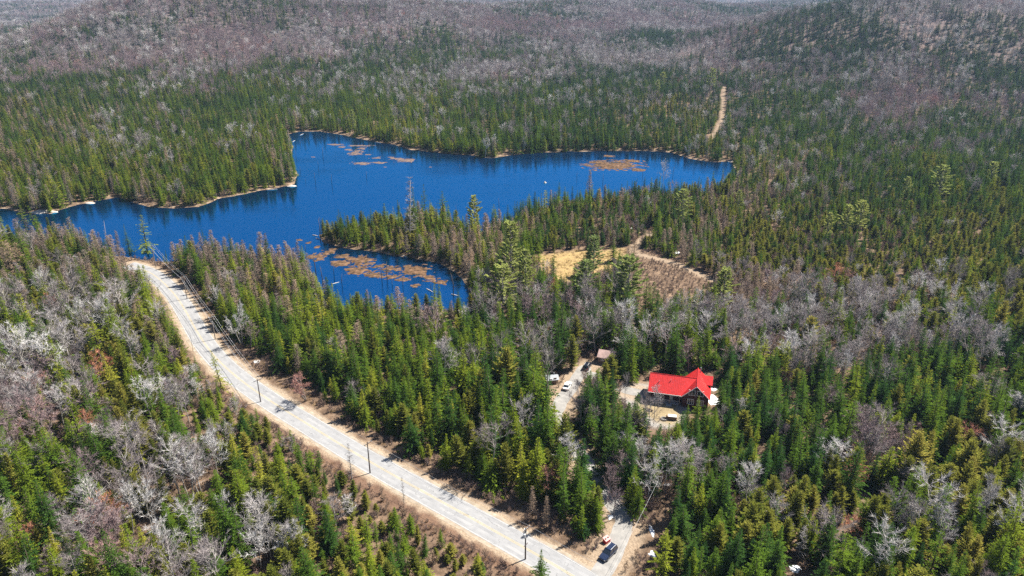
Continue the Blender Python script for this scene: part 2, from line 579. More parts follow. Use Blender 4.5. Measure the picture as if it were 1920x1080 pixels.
def resample(line, step):
    P = np.asarray(line)[:, :2]
    s = np.concatenate([[0], np.cumsum(np.linalg.norm(np.diff(P, axis=0), axis=1))])
    t = np.arange(0, s[-1], step)
    return np.c_[np.interp(t, s, P[:, 0]), np.interp(t, s, P[:, 1])]


def surf_mat(name, stops, scale, bump=0.3, cracks=False, along=None):
    m, n, l = new_mat(name)
    out = n.new('ShaderNodeOutputMaterial')
    geo = n.new('ShaderNodeNewGeometry')
    n1 = N(n, 'ShaderNodeTexNoise', Scale=scale, Detail=6.0, Roughness=0.65)
    n2 = N(n, 'ShaderNodeTexNoise', Scale=scale * 9, Detail=3.0)
    l.new(geo.outputs['Position'], n1.inputs['Vector'])
    l.new(geo.outputs['Position'], n2.inputs['Vector'])
    rp = ramp(n, stops)
    l.new(n1.outputs['Fac'], rp.inputs[0])
    cur = rp.outputs[0]
    if cracks:
        vo = N(n, 'ShaderNodeTexVoronoi', Scale=0.16, _feature='DISTANCE_TO_EDGE')
        nd = N(n, 'ShaderNodeTexNoise', Scale=0.6, Detail=3.0)
        l.new(geo.outputs['Position'], nd.inputs['Vector'])
        ad = N(n, 'ShaderNodeMixRGB', _blend_type='ADD', Fac=1.0)
        l.new(geo.outputs['Position'], ad.inputs[1])
        sc = N(n, 'ShaderNodeVectorMath', _operation='SCALE')
        sc.inputs['Scale'].default_value = 2.5
        l.new(nd.outputs['Color'], sc.inputs[0])
        l.new(sc.outputs[0], ad.inputs[2])
        l.new(ad.outputs[0], vo.inputs['Vector'])
        cr = ramp(n, [(0.0, (0.62, 0.62, 0.62)), (0.006, (0.7, 0.7, 0.7)), (0.014, (1, 1, 1))])
        l.new(vo.outputs['Distance'], cr.inputs[0])
        mu = N(n, 'ShaderNodeMixRGB', _blend_type='MULTIPLY', Fac=1.0)
        l.new(cur, mu.inputs[1])
        l.new(cr.outputs[0], mu.inputs[2])
        cur = mu.outputs[0]
    p = N(n, 'ShaderNodeBsdfPrincipled', Roughness=0.9)
    p.inputs['Specular IOR Level'].default_value = 0.15
    l.new(cur, p.inputs['Base Color'])
    b = N(n, 'ShaderNodeBump', Strength=bump, Distance=0.05)
    l.new(n2.outputs['Fac'], b.inputs['Height'])
    l.new(b.outputs[0], p.inputs['Normal'])
    l.new(p.outputs[0], out.inputs[0])
    return m


M['asphalt'] = surf_mat('pale_asphalt', [(0.3, (0.235, 0.236, 0.245)), (0.5, (0.285, 0.286, 0.295)), (0.7, (0.345, 0.343, 0.345))], 0.22, cracks=True)
M['track'] = surf_mat('worn_wheel_track', [(0.3, (0.225, 0.227, 0.236)), (0.7, (0.31, 0.31, 0.315))], 0.3)
M['shoulder'] = surf_mat('sandy_shoulder', [(0.3, (0.22, 0.175, 0.13)), (0.5, (0.32, 0.265, 0.205)), (0.7, (0.42, 0.36, 0.29))], 0.5, 0.6)
M['yellow'] = surf_mat('worn_yellow_paint', [(0.3, (0.36, 0.30, 0.19)), (0.6, (0.46, 0.37, 0.20))], 0.9, 0.1)
M['white_line'] = surf_mat('worn_white_paint', [(0.35, (0.34, 0.335, 0.325)), (0.65, (0.48, 0.47, 0.45))], 0.9, 0.1)
M['gravel'] = surf_mat('grey_gravel', [(0.3, (0.20, 0.195, 0.185)), (0.5, (0.27, 0.26, 0.25)), (0.7, (0.34, 0.325, 0.305))], 0.5, 0.7)

ROAD = resample(ROAD_C, 1.5)


def ribbon(name, line, a, b, z, mat, wob=0.0, seed=0, parent=None):
    v, f, _ = strip(line, a, b, z, wob, seed)
    return link(name, np_mesh(name, v, [f], [mat]), parent)


sh = ribbon('road_shoulder', ROAD, -4.15, 4.15, 0.135, M['shoulder'], 0.5, 3)
tag(sh, 'pale sandy shoulders edging the two-lane road', 'road shoulder', kind='structure')
rd = ribbon('road', ROAD, -3.35, 3.35, 0.150, M['asphalt'], 0.12, 8)
tag(rd, 'pale grey two-lane road curving from the lake to the bottom edge', 'road', kind='structure')
for k, off in enumerate((-2.45, -0.95, 0.95, 2.45)):
    ribbon('wheel_track', ROAD, off - 0.36, off + 0.36, 0.154, M['track'], 0.14, 20 + k, rd)
for off in (-0.17, 0.17):
    ribbon('centre_line', ROAD, off - 0.07, off + 0.07, 0.158, M['yellow'], 0.0, 0, rd)
for off in (-3.12, 3.12):
    ribbon('edge_line', ROAD, off - 0.07, off + 0.07, 0.158, M['white_line'], 0.0, 0, rd)
dv = ribbon('driveway', resample(DRIVE, 1.0), -2.0, 2.0, 0.145, M['gravel'], 0.45, 31)
tag(dv, 'grey gravel driveway winding from the road to the red-roofed house', 'driveway', kind='structure')
dv2 = ribbon('driveway_spur', resample(DRIVE2, 1.0), -2.0, 2.0, 0.149, M['gravel'], 0.5, 33)
tag(dv2, 'short gravel spur joining the driveway to the house yard', 'driveway', kind='structure')

# ------------------------------------------------------------------ tree shapes
def norm(v):
    return v / np.maximum(np.linalg.norm(v, axis=-1, keepdims=True), 1e-9)


def sprays(base, d, length, width, rng, roll=None, sag=0.12):
    """Leaf-shaped blades: one four-cornered face each, from base along d."""
    n = len(base)
    d = norm(d)
    up = np.tile([0, 0, 1.0], (n, 1))
    side = np.cross(d, up)
    bad = np.linalg.norm(side, axis=1) < 1e-3
    side[bad] = [1, 0, 0]
    side = norm(side)
    nrm = np.cross(side, d)
    ro = rng.uniform(-0.6, 0.6, n) if roll is None else roll
    s2 = side * np.cos(ro)[:, None] + nrm * np.sin(ro)[:, None]
    L, W = np.asarray(length)[:, None], np.asarray(width)[:, None]
    mid = base + d * L * 0.45
    tip = base + d * L
    tip[:, 2] -= sag * L[:, 0]
    v = np.stack([base, mid + s2 * W * 0.5, tip, mid - s2 * W * 0.5], 1).reshape(-1, 3)
    f = np.arange(4 * n).reshape(-1, 4)
    var = np.repeat(rng.uniform(0, 1, n), 4)
    var[2::4] = np.minimum(1, var[2::4] + 0.25)          # fresh tips
    return v, f, var


def tube_np(pts, rad, n=5):
    mb = MB()
    mb.tube(pts, rad, n, True)
    return mb


def conifer(rng, H, Rr, spacing=0.30, nb=6.5, prof=0.85, base=0.06, low=-0.25, high=0.7, sp=0.45, wid=0.42, step=0.26, ragged=0.25, bend=0.18, gap=0.0, round_=0.0, bare_low=0.0):
    B, D, Ls, Ws = [], [], [], []
    z = base * H
    lean = rng.uniform(-0.02, 0.02, 2)
    while z < H * 0.985:
        t = max(0.0, (z / H - base) / (1 - base))
        r = Rr * ((1 - t) ** prof if not round_ else (1 - t ** round_) ** 0.6 * (0.55 + 0.45 * min(1, t * 4)))
        r *= 1 - bare_low * max(0, 0.4 - t) / 0.4
        r = max(r * rng.uniform(1 - ragged, 1 + ragged), 0.10)
        k = max(4, int(nb * rng.uniform(0.8, 1.2) * (0.65 + 0.35 * min(1, r / Rr * 1.6))))
        a0 = rng.uniform(0, 6.28)
        for i in range(k):
            if rng.random() < gap:
                continue
            a = a0 + 6.283 * i / k + rng.uniform(-0.3, 0.3)
            L = r * rng.uniform(0.7, 1.15)
            el = low + (high - low) * t ** 1.3 + rng.uniform(-0.12, 0.12)
            h = np.array([math.cos(a), math.sin(a), 0])
            d = h * math.cos(el) + np.array([0, 0, math.sin(el)])
            o = np.array([lean[0] * z, lean[1] * z, z + rng.uniform(-0.5, 0.5) * spacing])
            ns = max(1, int(L / step))
            s = (np.arange(ns) + rng.uniform(0.3, 0.9)) / (ns + 0.6) * L
            P = o + d * s[:, None]
            P[:, 2] -= bend * s ** 2 / max(L, 0.3)
            sidev = np.array([-h[1], h[0], 0])
            ll = sp * (0.5 + 0.6 * L / Rr) * rng.uniform(0.8, 1.2, ns) * (1.1 - 0.5 * s / L)
            for sg in (1, -1):
                B.append(P)
                D.append(d * 0.75 + sidev * sg * rng.uniform(0.5, 1.0, (ns, 1)) + rng.normal(0, 0.12, (ns, 3)))
                Ls.append(ll * rng.uniform(0.8, 1.2, ns))
                Ws.append(ll * wid)
            tip = o + d * L * 0.82
            tip[2] -= bend * (L * 0.82) ** 2 / max(L, 0.3)
            B.append(tip[None])
            D.append(d[None] - np.array([[0, 0, bend * 0.8]]))
            Ls.append(np.array([max(0.28 * L, 0.22)]))
            Ws.append(np.array([max(0.28 * L, 0.22) * 0.5]))
        z += spacing * rng.uniform(0.8, 1.2) * (0.75 + 0.5 * (1 - t))
    B.append(np.array([[lean[0] * H, lean[1] * H, H * 0.955]] * 3))
    D.append(np.array([[0.1, 0, 1], [-0.1, 0.1, 1], [0, -0.1, 1.0]]))
    Ls.append(np.full(3, H * 0.05))
    Ws.append(np.full(3, 0.10))
    v, f, var = sprays(np.concatenate(B), np.concatenate(D), np.concatenate(Ls), np.concatenate(Ws), rng)
    tr = tube_np([(0, 0, -0.4), (lean[0] * H * .5, lean[1] * H * .5, H * 0.5), (lean[0] * H, lean[1] * H, H * 0.97)], [0.012 * H + 0.03, 0.008 * H + 0.01, 0.012], 5)
    return (v, f, var), tr


def blades(base, tip, w, rng):
    """Thin twigs: one narrow triangle each."""
    n = len(base)
    d = norm(tip - base)
    q = norm(np.cross(d, rng.normal(0, 1, (n, 3))))
    w = np.asarray(w)[:, None] * np.ones((n, 1))
    v = np.stack([base - q * w / 2, base + q * w / 2, tip], 1).reshape(-1, 3)
    f = np.arange(3 * n).reshape(-1, 3)
    return v, f, np.repeat(rng.uniform(0, 1, n), 3)


def hardwood(rng, H, spread=0.22, start=0.35, nmain=15, nsec=7, ntwig=13, up=0.8, tw=0.032, twl=1.0, stems=1, mainw=0.05):
    tr = MB()
    tb, tt, twid = [], [], []
    for st in range(stems):
        lean = rng.normal(0, 0.05 if stems == 1 else 0.17, 2)
        hh = H * (1 if st == 0 else rng.uniform(0.7, 0.98))
        o = rng.normal(0, 0.12 * (stems > 1), 2)
        zs = np.linspace(0, 1, 6)
        wob = np.cumsum(rng.normal(0, 0.012 * hh, (6, 2)), 0) * (zs[:, None] > 0)
        axis = np.c_[o[0] + lean[0] * zs * hh + wob[:, 0], o[1] + lean[1] * zs * hh + wob[:, 1], zs * hh * 0.95]
        axis[0, 2] = -0.4
        r0 = 0.010 * hh + 0.03
        tr.tube(axis, list(r0 * (1 - 0.88 * zs)), 5)
        for i in range(nmain):
            t = start + (0.97 - start) * ((i + rng.random()) / nmain)
            p = np.array([np.interp(t, zs, axis[:, k]) for k in range(3)])
            a = rng.uniform(0, 6.28)
            L = hh * spread * (1.15 - 0.75 * ((t - start) / (1 - start)) ** 1.3) * rng.uniform(0.75, 1.25)
            el = up + rng.uniform(-0.25, 0.25) + 0.35 * (t - 0.5)
            d = np.array([math.cos(a) * math.cos(el), math.sin(a) * math.cos(el), math.sin(el)])
            mid = p + d * L * 0.5 + rng.normal(0, 0.05 * L, 3)
            end = p + d * L + np.array([0, 0, 0.12 * L]) + rng.normal(0, 0.06 * L, 3)
            tr.tube([p, mid, end], [mainw, mainw * 0.6, 0.012], 3, False)
            for j in range(nsec):
                u = 0.2 + 0.8 * (j + rng.random()) / nsec
                q = mid * 2 * u + p * (1 - 2 * u) if u < 0.5 else mid * (2 - 2 * u) + end * (2 * u - 1)
                d2 = norm(d + rng.normal(0, 0.55, 3) + np.array([0, 0, 0.25]))
                L2 = L * rng.uniform(0.28, 0.52) * (1.15 - 0.5 * u)
                e2 = q + d2 * L2
                tb.append(q[None]); tt.append(e2[None]); twid.append(np.array([tw * 1.5]))
                s = rng.uniform(0.15, 1.0, ntwig)[:, None]
                b3 = q + (e2 - q) * s
                d3 = norm(d2 + rng.normal(0, 0.55, (ntwig, 3)) + np.array([0, 0, 0.22]))
                tb.append(b3); tt.append(b3 + d3 * twl * rng.uniform(0.5, 1.1, (ntwig, 1)))
                twid.append(np.full(ntwig, tw))
    v, f, var = blades(np.concatenate(tb), np.concatenate(tt), np.concatenate(twid), rng)
    return (v, f, var), tr


def larch(rng, H, Rr, nlev=44, nb=6, tw=0.05):
    tr = tube_np([(0, 0, -0.4), (0, 0, H * 0.5), (0, 0, H * 0.99)], [0.011 * H + 0.03, 0.07, 0.012], 5)
    tb, tt, ww = [], [], []
    for i in range(nlev):
        t = 0.16 + 0.82 * (i + rng.random()) / nlev
        r = Rr * (1 - t) ** 0.75 * rng.uniform(0.7, 1.2) + 0.12
        for k in range(nb):
            a = rng.uniform(0, 6.28)
            h = np.array([math.cos(a), math.sin(a), rng.uniform(-0.1, 0.35)])
            p = np.array([0, 0, t * H])
            e = p + h * r
            tb.append(p[None]); tt.append(e[None]); ww.append(np.array([tw * 1.4]))
            n = max(4, int(7 * r / Rr) + 3)
            s = rng.uniform(0.2, 1, n)[:, None]
            b = p + (e - p) * s
            tb.append(b); tt.append(b + norm(h + rng.normal(0, 0.7, (n, 3))) * rng.uniform(0.25, 0.6, (n, 1))); ww.append(np.full(n, tw))
    v, f, var = blades(np.concatenate(tb), np.concatenate(tt), np.concatenate(ww), rng)
    return (v, f, var), tr


def snag(rng, H, nbr=22, r=0.12, blen=0.9):
    tr = tube_np([(0, 0, -2.5), (rng.normal(0, .1), rng.normal(0, .1), H * .5), (rng.normal(0, .2), rng.normal(0, .2), H)], [r, r * 0.7, 0.03], 5)
    t = rng.uniform(0.3, 0.97, nbr)
    a = rng.uniform(0, 6.28, nbr)
    b = np.c_[np.zeros(nbr), np.zeros(nbr), t * H]
    e = b + np.c_[np.cos(a), np.sin(a), rng.uniform(-0.5, 0.2, nbr)] * (blen * (1.15 - t) * rng.uniform(0.5, 1.2, nbr))[:, None]
    v, f, var = blades(b, e, np.full(nbr, 0.06), rng)
    return (v, f, var), tr


def pine(rng, H, Rr):
    """White pine: open plates of up-turned needle plumes on a bare lower trunk."""
    tr = tube_np([(0, 0, -0.4), (0.1, 0, H * 0.5), (0.15, 0.1, H * 0.97)], [0.014 * H + 0.03, 0.010 * H, 0.03], 6)
    B, D, Ls, Ws = [], [], [], []
    z = 0.16 * H
    while z < H * 0.97:
        t = (z / H - 0.16) / 0.84
        r = Rr * (0.55 + 0.9 * t - 1.32 * t * t) * 1.1 * rng.uniform(0.7, 1.25)
        r = max(r, 0.45)
        k = rng.integers(5, 8)
        a0 = rng.uniform(0, 6.28)
        for i in range(k):
            a = a0 + 6.283 * i / k + rng.uniform(-0.35, 0.35)
            L = r * rng.uniform(0.6, 1.2)
            el = 0.05 + 0.55 * t + rng.uniform(-0.12, 0.12)
            h = np.array([math.cos(a), math.sin(a), 0])
            d = h * math.cos(el) + np.array([0, 0, math.sin(el)])
            p = np.array([0, 0, z])
            e = p + d * L + np.array([0, 0, 0.10 * L])
            tr.tube([p, p + d * L * .5, e], [0.06, 0.045, 0.02], 3, False)
            n = int(22 + 24 * L)
            s = rng.uniform(0.32, 1.0, n) ** 0.75
            b = p + (e - p) * s[:, None] + rng.normal(0, 0.10, (n, 3)) * [1, 1, 0.5]
            side = np.array([-h[1], h[0], 0]) * rng.uniform(-1, 1, (n, 1))
            B.append(b); D.append(d * 0.6 + side + np.array([0, 0, 0.42]) + rng.normal(0, 0.15, (n, 3)))
            Ls.append(rng.uniform(0.5, 0.95, n)); Ws.append(rng.uniform(0.24, 0.42, n))
        z += rng.uniform(0.65, 1.0) * H / 15
    n = 26
    B.append(np.c_[rng.normal(0, .2, (n, 2)), rng.uniform(.92, .99, n) * H]); D.append(np.c_[rng.normal(0, .6, (n, 2)), np.ones(n)])
    Ls.append(rng.uniform(.4, .7, n)); Ws.append(rng.uniform(.15, .25, n))
    v, f, var = sprays(np.concatenate(B), np.concatenate(D), np.concatenate(Ls), np.concatenate(Ws), rng, sag=0.05)
    return (v, f, var), tr


def tuft(rng, n=46, h=0.7, spread=0.6, w=0.07):
    a = rng.uniform(0, 6.28, n)
    rr = spread * np.sqrt(rng.random(n))
    b = np.c_[np.cos(a) * rr, np.sin(a) * rr, np.full(n, -0.05)]
    e = b + np.c_[rng.normal(0, .28, (n, 2)), rng.uniform(.5, 1.1, n)] * h
    return blades(b, e, np.full(n, w), rng), None


KIND = {}        # kind -> dict(protos=[(trunk_mesh, crown_mesh, joined_mesh, height)], ...)


def make_kind(kind, gens, crown_mat, trunk_mat):
    protos = []
    for i, (g, H) in enumerate(gens):
        (v, f, var), tr = g
        # unit height
        v = v / H
        crown = np_mesh(kind + '_crown', v, [f], [crown_mat], var)
        tm, tv, tf = None, np.zeros((0, 3)), []
        if tr is not None:
            tr.v = [(a / H, b / H, c / H) for a, b, c in tr.v]
            tm = tr.mesh(kind + '_trunk', trunk_mat, True)
            tv, tf = np.array(tr.v), tr.f
        nv = len(v)
        f3 = np.array([q for q in tf if len(q) == 3], int).reshape(-1, 3)
        f4 = np.array([q for q in tf if len(q) == 4], int).reshape(-1, 4)
        tris = [f, f4 + nv, f3 + nv]
        joined = np_mesh(kind + '_whole', np.concatenate([v, tv]), [q for q in tris if len(q)], [crown_mat, trunk_mat], np.concatenate([var, np.full(len(tv), .5)]),
                         np.concatenate([np.zeros(len(f)), np.ones(len(f4) + len(f3))]))
        protos.append((tm, crown, joined))
    KIND[kind] = protos


rg = np.random.default_rng(7)
make_kind('spruce', [(conifer(rg, 11, r_, spacing=s_, nb=n_, prof=p_, ragged=.3), 11) for r_, s_, n_, p_ in
                     ((2.3, .31, 7.5, .85), (1.9, .30, 7, .8), (2.7, .33, 8, .95), (1.65, .28, 7, .75), (2.4, .34, 7.5, 1.0), (2.1, .30, 7.5, .7), (2.9, .33, 8.5, .85))]
          + [(conifer(rg, 11, 3.2, spacing=.36, nb=8, prof=1.15, ragged=.35, low=-.1), 11), (conifer(rg, 11, 2.0, spacing=.42, nb=6, prof=.6, ragged=.55, gap=.12), 11), (conifer(rg, 11, 1.3, spacing=.27, nb=6, prof=.6, ragged=.4), 11), (conifer(rg, 11, 1.45, spacing=.34, nb=5.5, prof=.55, ragged=.45, gap=.22, bare_low=.5), 11), (conifer(rg, 11, 1.75, spacing=.36, nb=5.5, prof=.65, ragged=.5, gap=.2, bare_low=.6), 11)],
          M['spruce'], M['bark'])
make_kind('cedar', [(conifer(rg, 9, r_, spacing=.27, nb=8, round_=q_, low=.35, high=1.0, bend=-.05, sp=.42, wid=.5, ragged=.3), 9) for r_, q_ in ((1.6, 1.9), (1.95, 2.2), (1.4, 1.7), (1.8, 2.6))], M['cedar'], M['bark'])
make_kind('pine', [(pine(rg, 18, r_), 18) for r_ in (5.4, 6.0, 4.8)], M['pine'], M['greybark'])
make_kind('larch', [(larch(rg, 10, r_), 10) for r_ in (1.7, 1.3, 2.0)], M['larch'], M['bark'])
make_kind('birch', [(hardwood(rg, 12, spread=a_, start=b_, nmain=c_, up=u_, stems=s_, nsec=6 if s_ > 1 else 7), 12) for a_, b_, c_, u_, s_ in
                    ((.28, .38, 17, .75, 1), (.24, .42, 15, .9, 1), (.32, .35, 18, .65, 1), (.24, .38, 9, .85, 3), (.30, .48, 16, .6, 1))], M['birch'], M['palebark'])
make_kind('maple', [(hardwood(rg, 10, spread=a_, start=b_, nmain=c_, up=u_, stems=s_, tw=.036, ntwig=14), 10) for a_, b_, c_, u_, s_ in
                    ((.32, .3, 16, .85, 1), (.30, .25, 9, .9, 2), (.36, .35, 17, .7, 1), (.28, .2, 8, 1.0, 3))], M['maple'], M['greybark'])
make_kind('shrub', [(hardwood(rg, 3, spread=.34, start=.1, nmain=6, nsec=4, ntwig=7, up=.9, tw=.028, twl=.55, stems=s_, mainw=.02), 3) for s_ in (4, 5, 6)], M['shrub'], M['greybark'])
make_kind('dead', [(larch(rg, 10, r_, 22, 4, .05), 10) for r_ in (1.0, 1.3)] + [(snag(rg, 10, 60, .13, 1.5), 10)], M['deadtwig'], M['deadwood'])
make_kind('grass', [(tuft(rg), 1.0), (tuft(rg, 60, .6, .8), 1.0), (tuft(rg, 40, .9, .5), 1.0)], M['grass'], M['bark'])
make_kind('snag', [(snag(rg, 8, n_, .11, b_), 8) for n_, b_ in ((8, .5), (26, 1.2), (14, .8), (4, .4))], M['darkwood'], M['darkwood'])

# ------------------------------------------------------------------ where each kind grows
# (photo x, y) -> weights of spruce, cedar, birch (grey hardwood), maple (red or purplish hardwood), larch
CTRL = np.array([
    (230, 40, .1, 0, .5, .5, 0), (450, 80, .05, 0, .3, .7, 0), (120, 130, .3, 0, .45, .25, 0), (300, 130, .18, 0, .5, .32, 0), (600, 90, .12, 0, .35, .5, 0), (20, 60, .3, 0, .5, .2, 0),
    (250, 200, .4, .1, .45, 0, .05), (500, 190, .5, .05, .42, 0, 0), (100, 230, .5, .2, .12, 0, .2), (60, 300, .5, .25, .05, 0, .25), (250, 270, .5, .12, .33, 0, .05), (400, 290, .7, .15, .1, 0, .05),
    (200, 340, .6, .25, 0, 0, .15), (450, 330, .75, .2, .03, 0, .02), (520, 290, .45, .1, .05, 0, .4), (700, 100, .25, 0, .45, .3, 0), (750, 60, .08, 0, .4, .5, 0), (900, 50, .12, 0, .45, .4, 0),
    (900, 150, .4, 0, .5, .1, 0), (760, 200, .5, .05, .42, 0, 0), (950, 90, .6, 0, .35, .05, 0), (1000, 180, .5, .05, .42, 0, 0), (700, 220, .7, .08, .2, 0, 0), (900, 240, .75, .05, .17, 0, .05),
    (1100, 240, .75, .05, .2, 0, 0), (1150, 170, .5, .1, .38, 0, 0), (1250, 100, .5, 0, .45, 0, 0), (1100, 30, .08, 0, .4, .5, 0), (1300, 40, .18, 0, .4, .4, 0), (1450, 80, .6, 0, .3, .1, 0),
    (1600, 50, .6, 0, .4, 0, 0), (1750, 50, .4, 0, .55, .05, 0), (1850, 100, .25, 0, .65, .1, 0), (1400, 150, .2, 0, .3, .5, 0), (1550, 140, .2, 0, .35, .45, 0), (1700, 150, .1, 0, .3, .6, 0),
    (1850, 180, .4, 0, .4, .2, 0), (1650, 210, .05, 0, .4, .55, 0), (1500, 210, .45, 0, .42, .12, 0), (1400, 230, .65, 0, .3, .05, 0), (1300, 240, .6, .2, .2, 0, 0), (1600, 270, .6, 0, .36, .04, 0),
    (1800, 260, .5, 0, .42, .05, 0), (1880, 330, .75, .05, .2, 0, 0), (1500, 320, .65, 0, .2, 0, .15), (1400, 340, .5, .12, .08, 0, .3), (1700, 370, .85, .1, .05, 0, 0), (1850, 400, .7, .28, 0, 0, 0),
    (1600, 440, .72, .26, 0, 0, 0), (1450, 470, .2, .78, 0, 0, .02), (1600, 500, .2, .62, .15, 0, 0), (1800, 470, .5, .45, .03, 0, 0), (1880, 560, .35, .5, .15, 0, 0), (1300, 420, .6, .25, 0, 0, .15),
    (1200, 380, .82, .05, .03, 0, .1), (1100, 380, .86, .08, 0, 0, .05), (1000, 420, .74, .06, 0, 0, .2), (900, 470, .55, .1, 0, 0, .35), (780, 440, .6, .25, 0, 0, .15), (680, 430, .6, .36, 0, 0, .04),
    (1050, 450, .75, .14, 0, 0, .1), (1420, 560, .05, .05, .3, .2, .45), (1500, 590, .14, 0, .75, .1, 0), (1650, 600, .18, .02, .76, .04, 0), (1750, 580, .2, .2, .58, 0, 0), (1800, 630, .45, .08, .42, .05, 0),
    (1600, 670, .3, 0, .62, .08, 0), (1450, 630, .35, 0, .6, .05, 0), (1350, 620, .58, 0, .38, .04, 0), (1480, 700, .5, .04, .4, .06, 0), (1100, 600, .38, 0, .5, .12, 0), (1000, 590, .4, 0, .3, .3, 0),
    (950, 640, .64, .02, .24, .1, 0), (800, 600, .78, .05, .04, .03, .1), (650, 580, .74, .08, .03, 0, .15), (520, 520, .4, .05, .02, 0, .53), (450, 580, .58, .05, .04, 0, .33), (560, 640, .78, .1, .04, 0, .08),
    (750, 700, .84, .06, .1, 0, 0), (900, 720, .74, .06, .18, .02, 0), (1000, 700, .4, .05, .52, .03, 0), (880, 800, .9, .06, .04, 0, 0), (1000, 850, .86, .1, .04, 0, 0), (1100, 800, .74, .06, .18, .02, 0),
    (1150, 760, .4, .05, .5, .05, 0), (1220, 860, .26, .04, .66, .04, 0), (1050, 950, .62, .22, .14, .02, 0), (1300, 830, .7, .05, .22, .03, 0), (1400, 800, .86, .06, .06, .02, 0), (1550, 800, .84, .04, .09, .03, 0),
    (1650, 780, .7, .1, .16, .04, 0), (1800, 760, .8, .05, .13, .02, 0), (1500, 880, .84, .06, .06, .04, 0), (1640, 885, .3, .05, .35, .3, 0), (1850, 900, .45, .25, .24, .06, 0), (1720, 1000, .3, .38, .3, .04, 0),
    (1560, 1010, .42, .2, .26, .12, 0), (1350, 980, .62, .18, .18, .02, 0), (1250, 1020, .7, .2, .08, .02, 0), (1450, 1060, .5, .3, .18, .02, 0),
    (100, 450, .35, .05, .12, 0, .48), (200, 470, .22, .02, .04, 0, .72), (230, 530, .48, .1, .02, 0, .4), (60, 520, .5, .2, .18, 0, .12), (150, 600, .38, .25, .35, .02, 0), (280, 640, .44, .3, .18, .03, .05),
    (80, 660, .34, .08, .56, .02, 0), (200, 720, .3, .25, .42, .03, 0), (60, 780, .2, .04, .26, .5, 0), (380, 720, .4, .27, .28, .05, 0), (300, 800, .34, .25, .38, .03, 0), (150, 850, .4, .05, .28, .27, 0),
    (400, 880, .22, .22, .54, .02, 0), (250, 950, .34, .3, .32, .04, 0), (80, 1000, .3, .05, .36, .29, 0), (480, 850, .4, .32, .26, .02, 0), (560, 880, .54, .36, .08, .02, 0), (650, 960, .3, .6, .08, .02, 0),
    (550, 1000, .38, .42, .18, .02, 0), (450, 1030, .2, .22, .56, .02, 0), (800, 1000, .4, .54, .04, .02, 0), (900, 1050, .5, .46, .04, 0, 0), (350, 1030, .46, .1, .42, .02, 0), (160, 1050, .2, .05, .38, .37, 0)], float)
# (photo x, y) -> height factor
HCTRL = np.array([(1500, 450, .55), (1650, 480, .52), (1400, 440, .62), (1800, 460, .62), (1100, 400, .68), (1250, 400, .72), (950, 430, .8), (700, 440, .72), (800, 430, .8), (1050, 440, .66), (1550, 390, .75),
                  (400, 350, .85), (200, 350, .85), (100, 300, .95), (600, 560, .85), (700, 600, .85), (850, 600, .85), (550, 600, .9), (1300, 650, 1.05), (1250, 640, 1.1), (1100, 640, 1.0), (1000, 850, 1.2), (900, 780, 1.2), (800, 720, 1.0), (1500, 800, .82), (1400, 850, .82),
                  (1600, 850, .9), (1700, 750, 1.0), (1500, 600, .8), (1300, 1000, 1.0), (1750, 1000, 1.1), (200, 650, 1.15), (100, 850, 1.1), (300, 1000, 1.1), (550, 950, .95), (700, 980, .85), (900, 1060, .8), (150, 480, 1.0), (350, 700, 1.1),
                  (1000, 200, 1.0), (1600, 200, 1.0), (500, 200, 1.0), (300, 80, 1.0), (1800, 350, .95), (1880, 600, .95), (480, 560, 1.0)], float)


def idw(px, py, ctrl, power=3.0, sy=1.0):
    out = np.zeros((len(px), ctrl.shape[1] - 2))
    wsum = np.zeros(len(px))
    for c in ctrl:
        w = 1.0 / ((px - c[0]) ** 2 + (sy * (py - c[1])) ** 2 + 400) ** (power / 2)
        out += w[:, None] * c[2:]
        wsum += w
    return out / wsum[:, None]


def scatter(rmin, rmax, s, seed, half=44):
    rng = np.random.default_rng(seed)
    xs = np.arange(-rmax, rmax, s)
    ys = np.arange(0, rmax, s)
    X, Y = np.meshgrid(xs, ys)
    X = X + rng.uniform(-.48, .48, X.shape) * s
    Y = Y + rng.uniform(-.48, .48, Y.shape) * s
    r = np.hypot(X, Y)
    a = np.degrees(np.arctan2(X, Y))
    k = (r >= rmin) & (r < rmax) & (np.abs(a) < half)
    return X[k], Y[k]


rng = np.random.default_rng(42)
X, Y = [], []
for q in ((62, 330, 3.0, 1), (330, 560, 3.3, 2), (560, 1000, 4.1, 3), (1000, 1700, 5.2, 4), (1700, 2900, 6.9, 5), (2900, 4600, 10.5, 6)):
    a, b = scatter(*q)
    X.append(a); Y.append(b)
X, Y = np.concatenate(X), np.concatenate(Y)
mk = masks(X, Y)
keep = (mk['lake'] > 1.0) & (mk['road'] > 7.0 + 3.0 * fbm(X / 14, Y / 14, 31)) & (mk['drive'] > 2.8)
keep &= (poly_sdf(X, Y, MEADOW) > 1.0) | (rng.random(len(X)) < .08)
keep &= poly_sdf(X, Y, YARD) > 2.5
keep &= poly_sdf(X, Y, HOUSE_CLEAR) > 2.0
keep &= poly_sdf(X, Y, CLEAR2) > 1.0
keep &= line_dist(X, Y, TRAIL) > 3.2
keep &= line_dist(X, Y, TRAIL2) > 3.2
keep &= line_dist(X, Y, POLE_CLEAR) > 5.0
dd_ = line_dist(X, Y, DITCH)
keep &= dd_ > 3.2 + 3.6 * fbm(X / 10, Y / 10, 33)
sl = poly_sdf(X, Y, SHRUBLAND)
keep &= (sl > 0) | (rng.random(len(X)) < 0.05)
X, Y = X[keep], Y[keep]
for k_ in mk:
    mk[k_] = mk[k_][keep]
Z = ground_z(X, Y, mk)
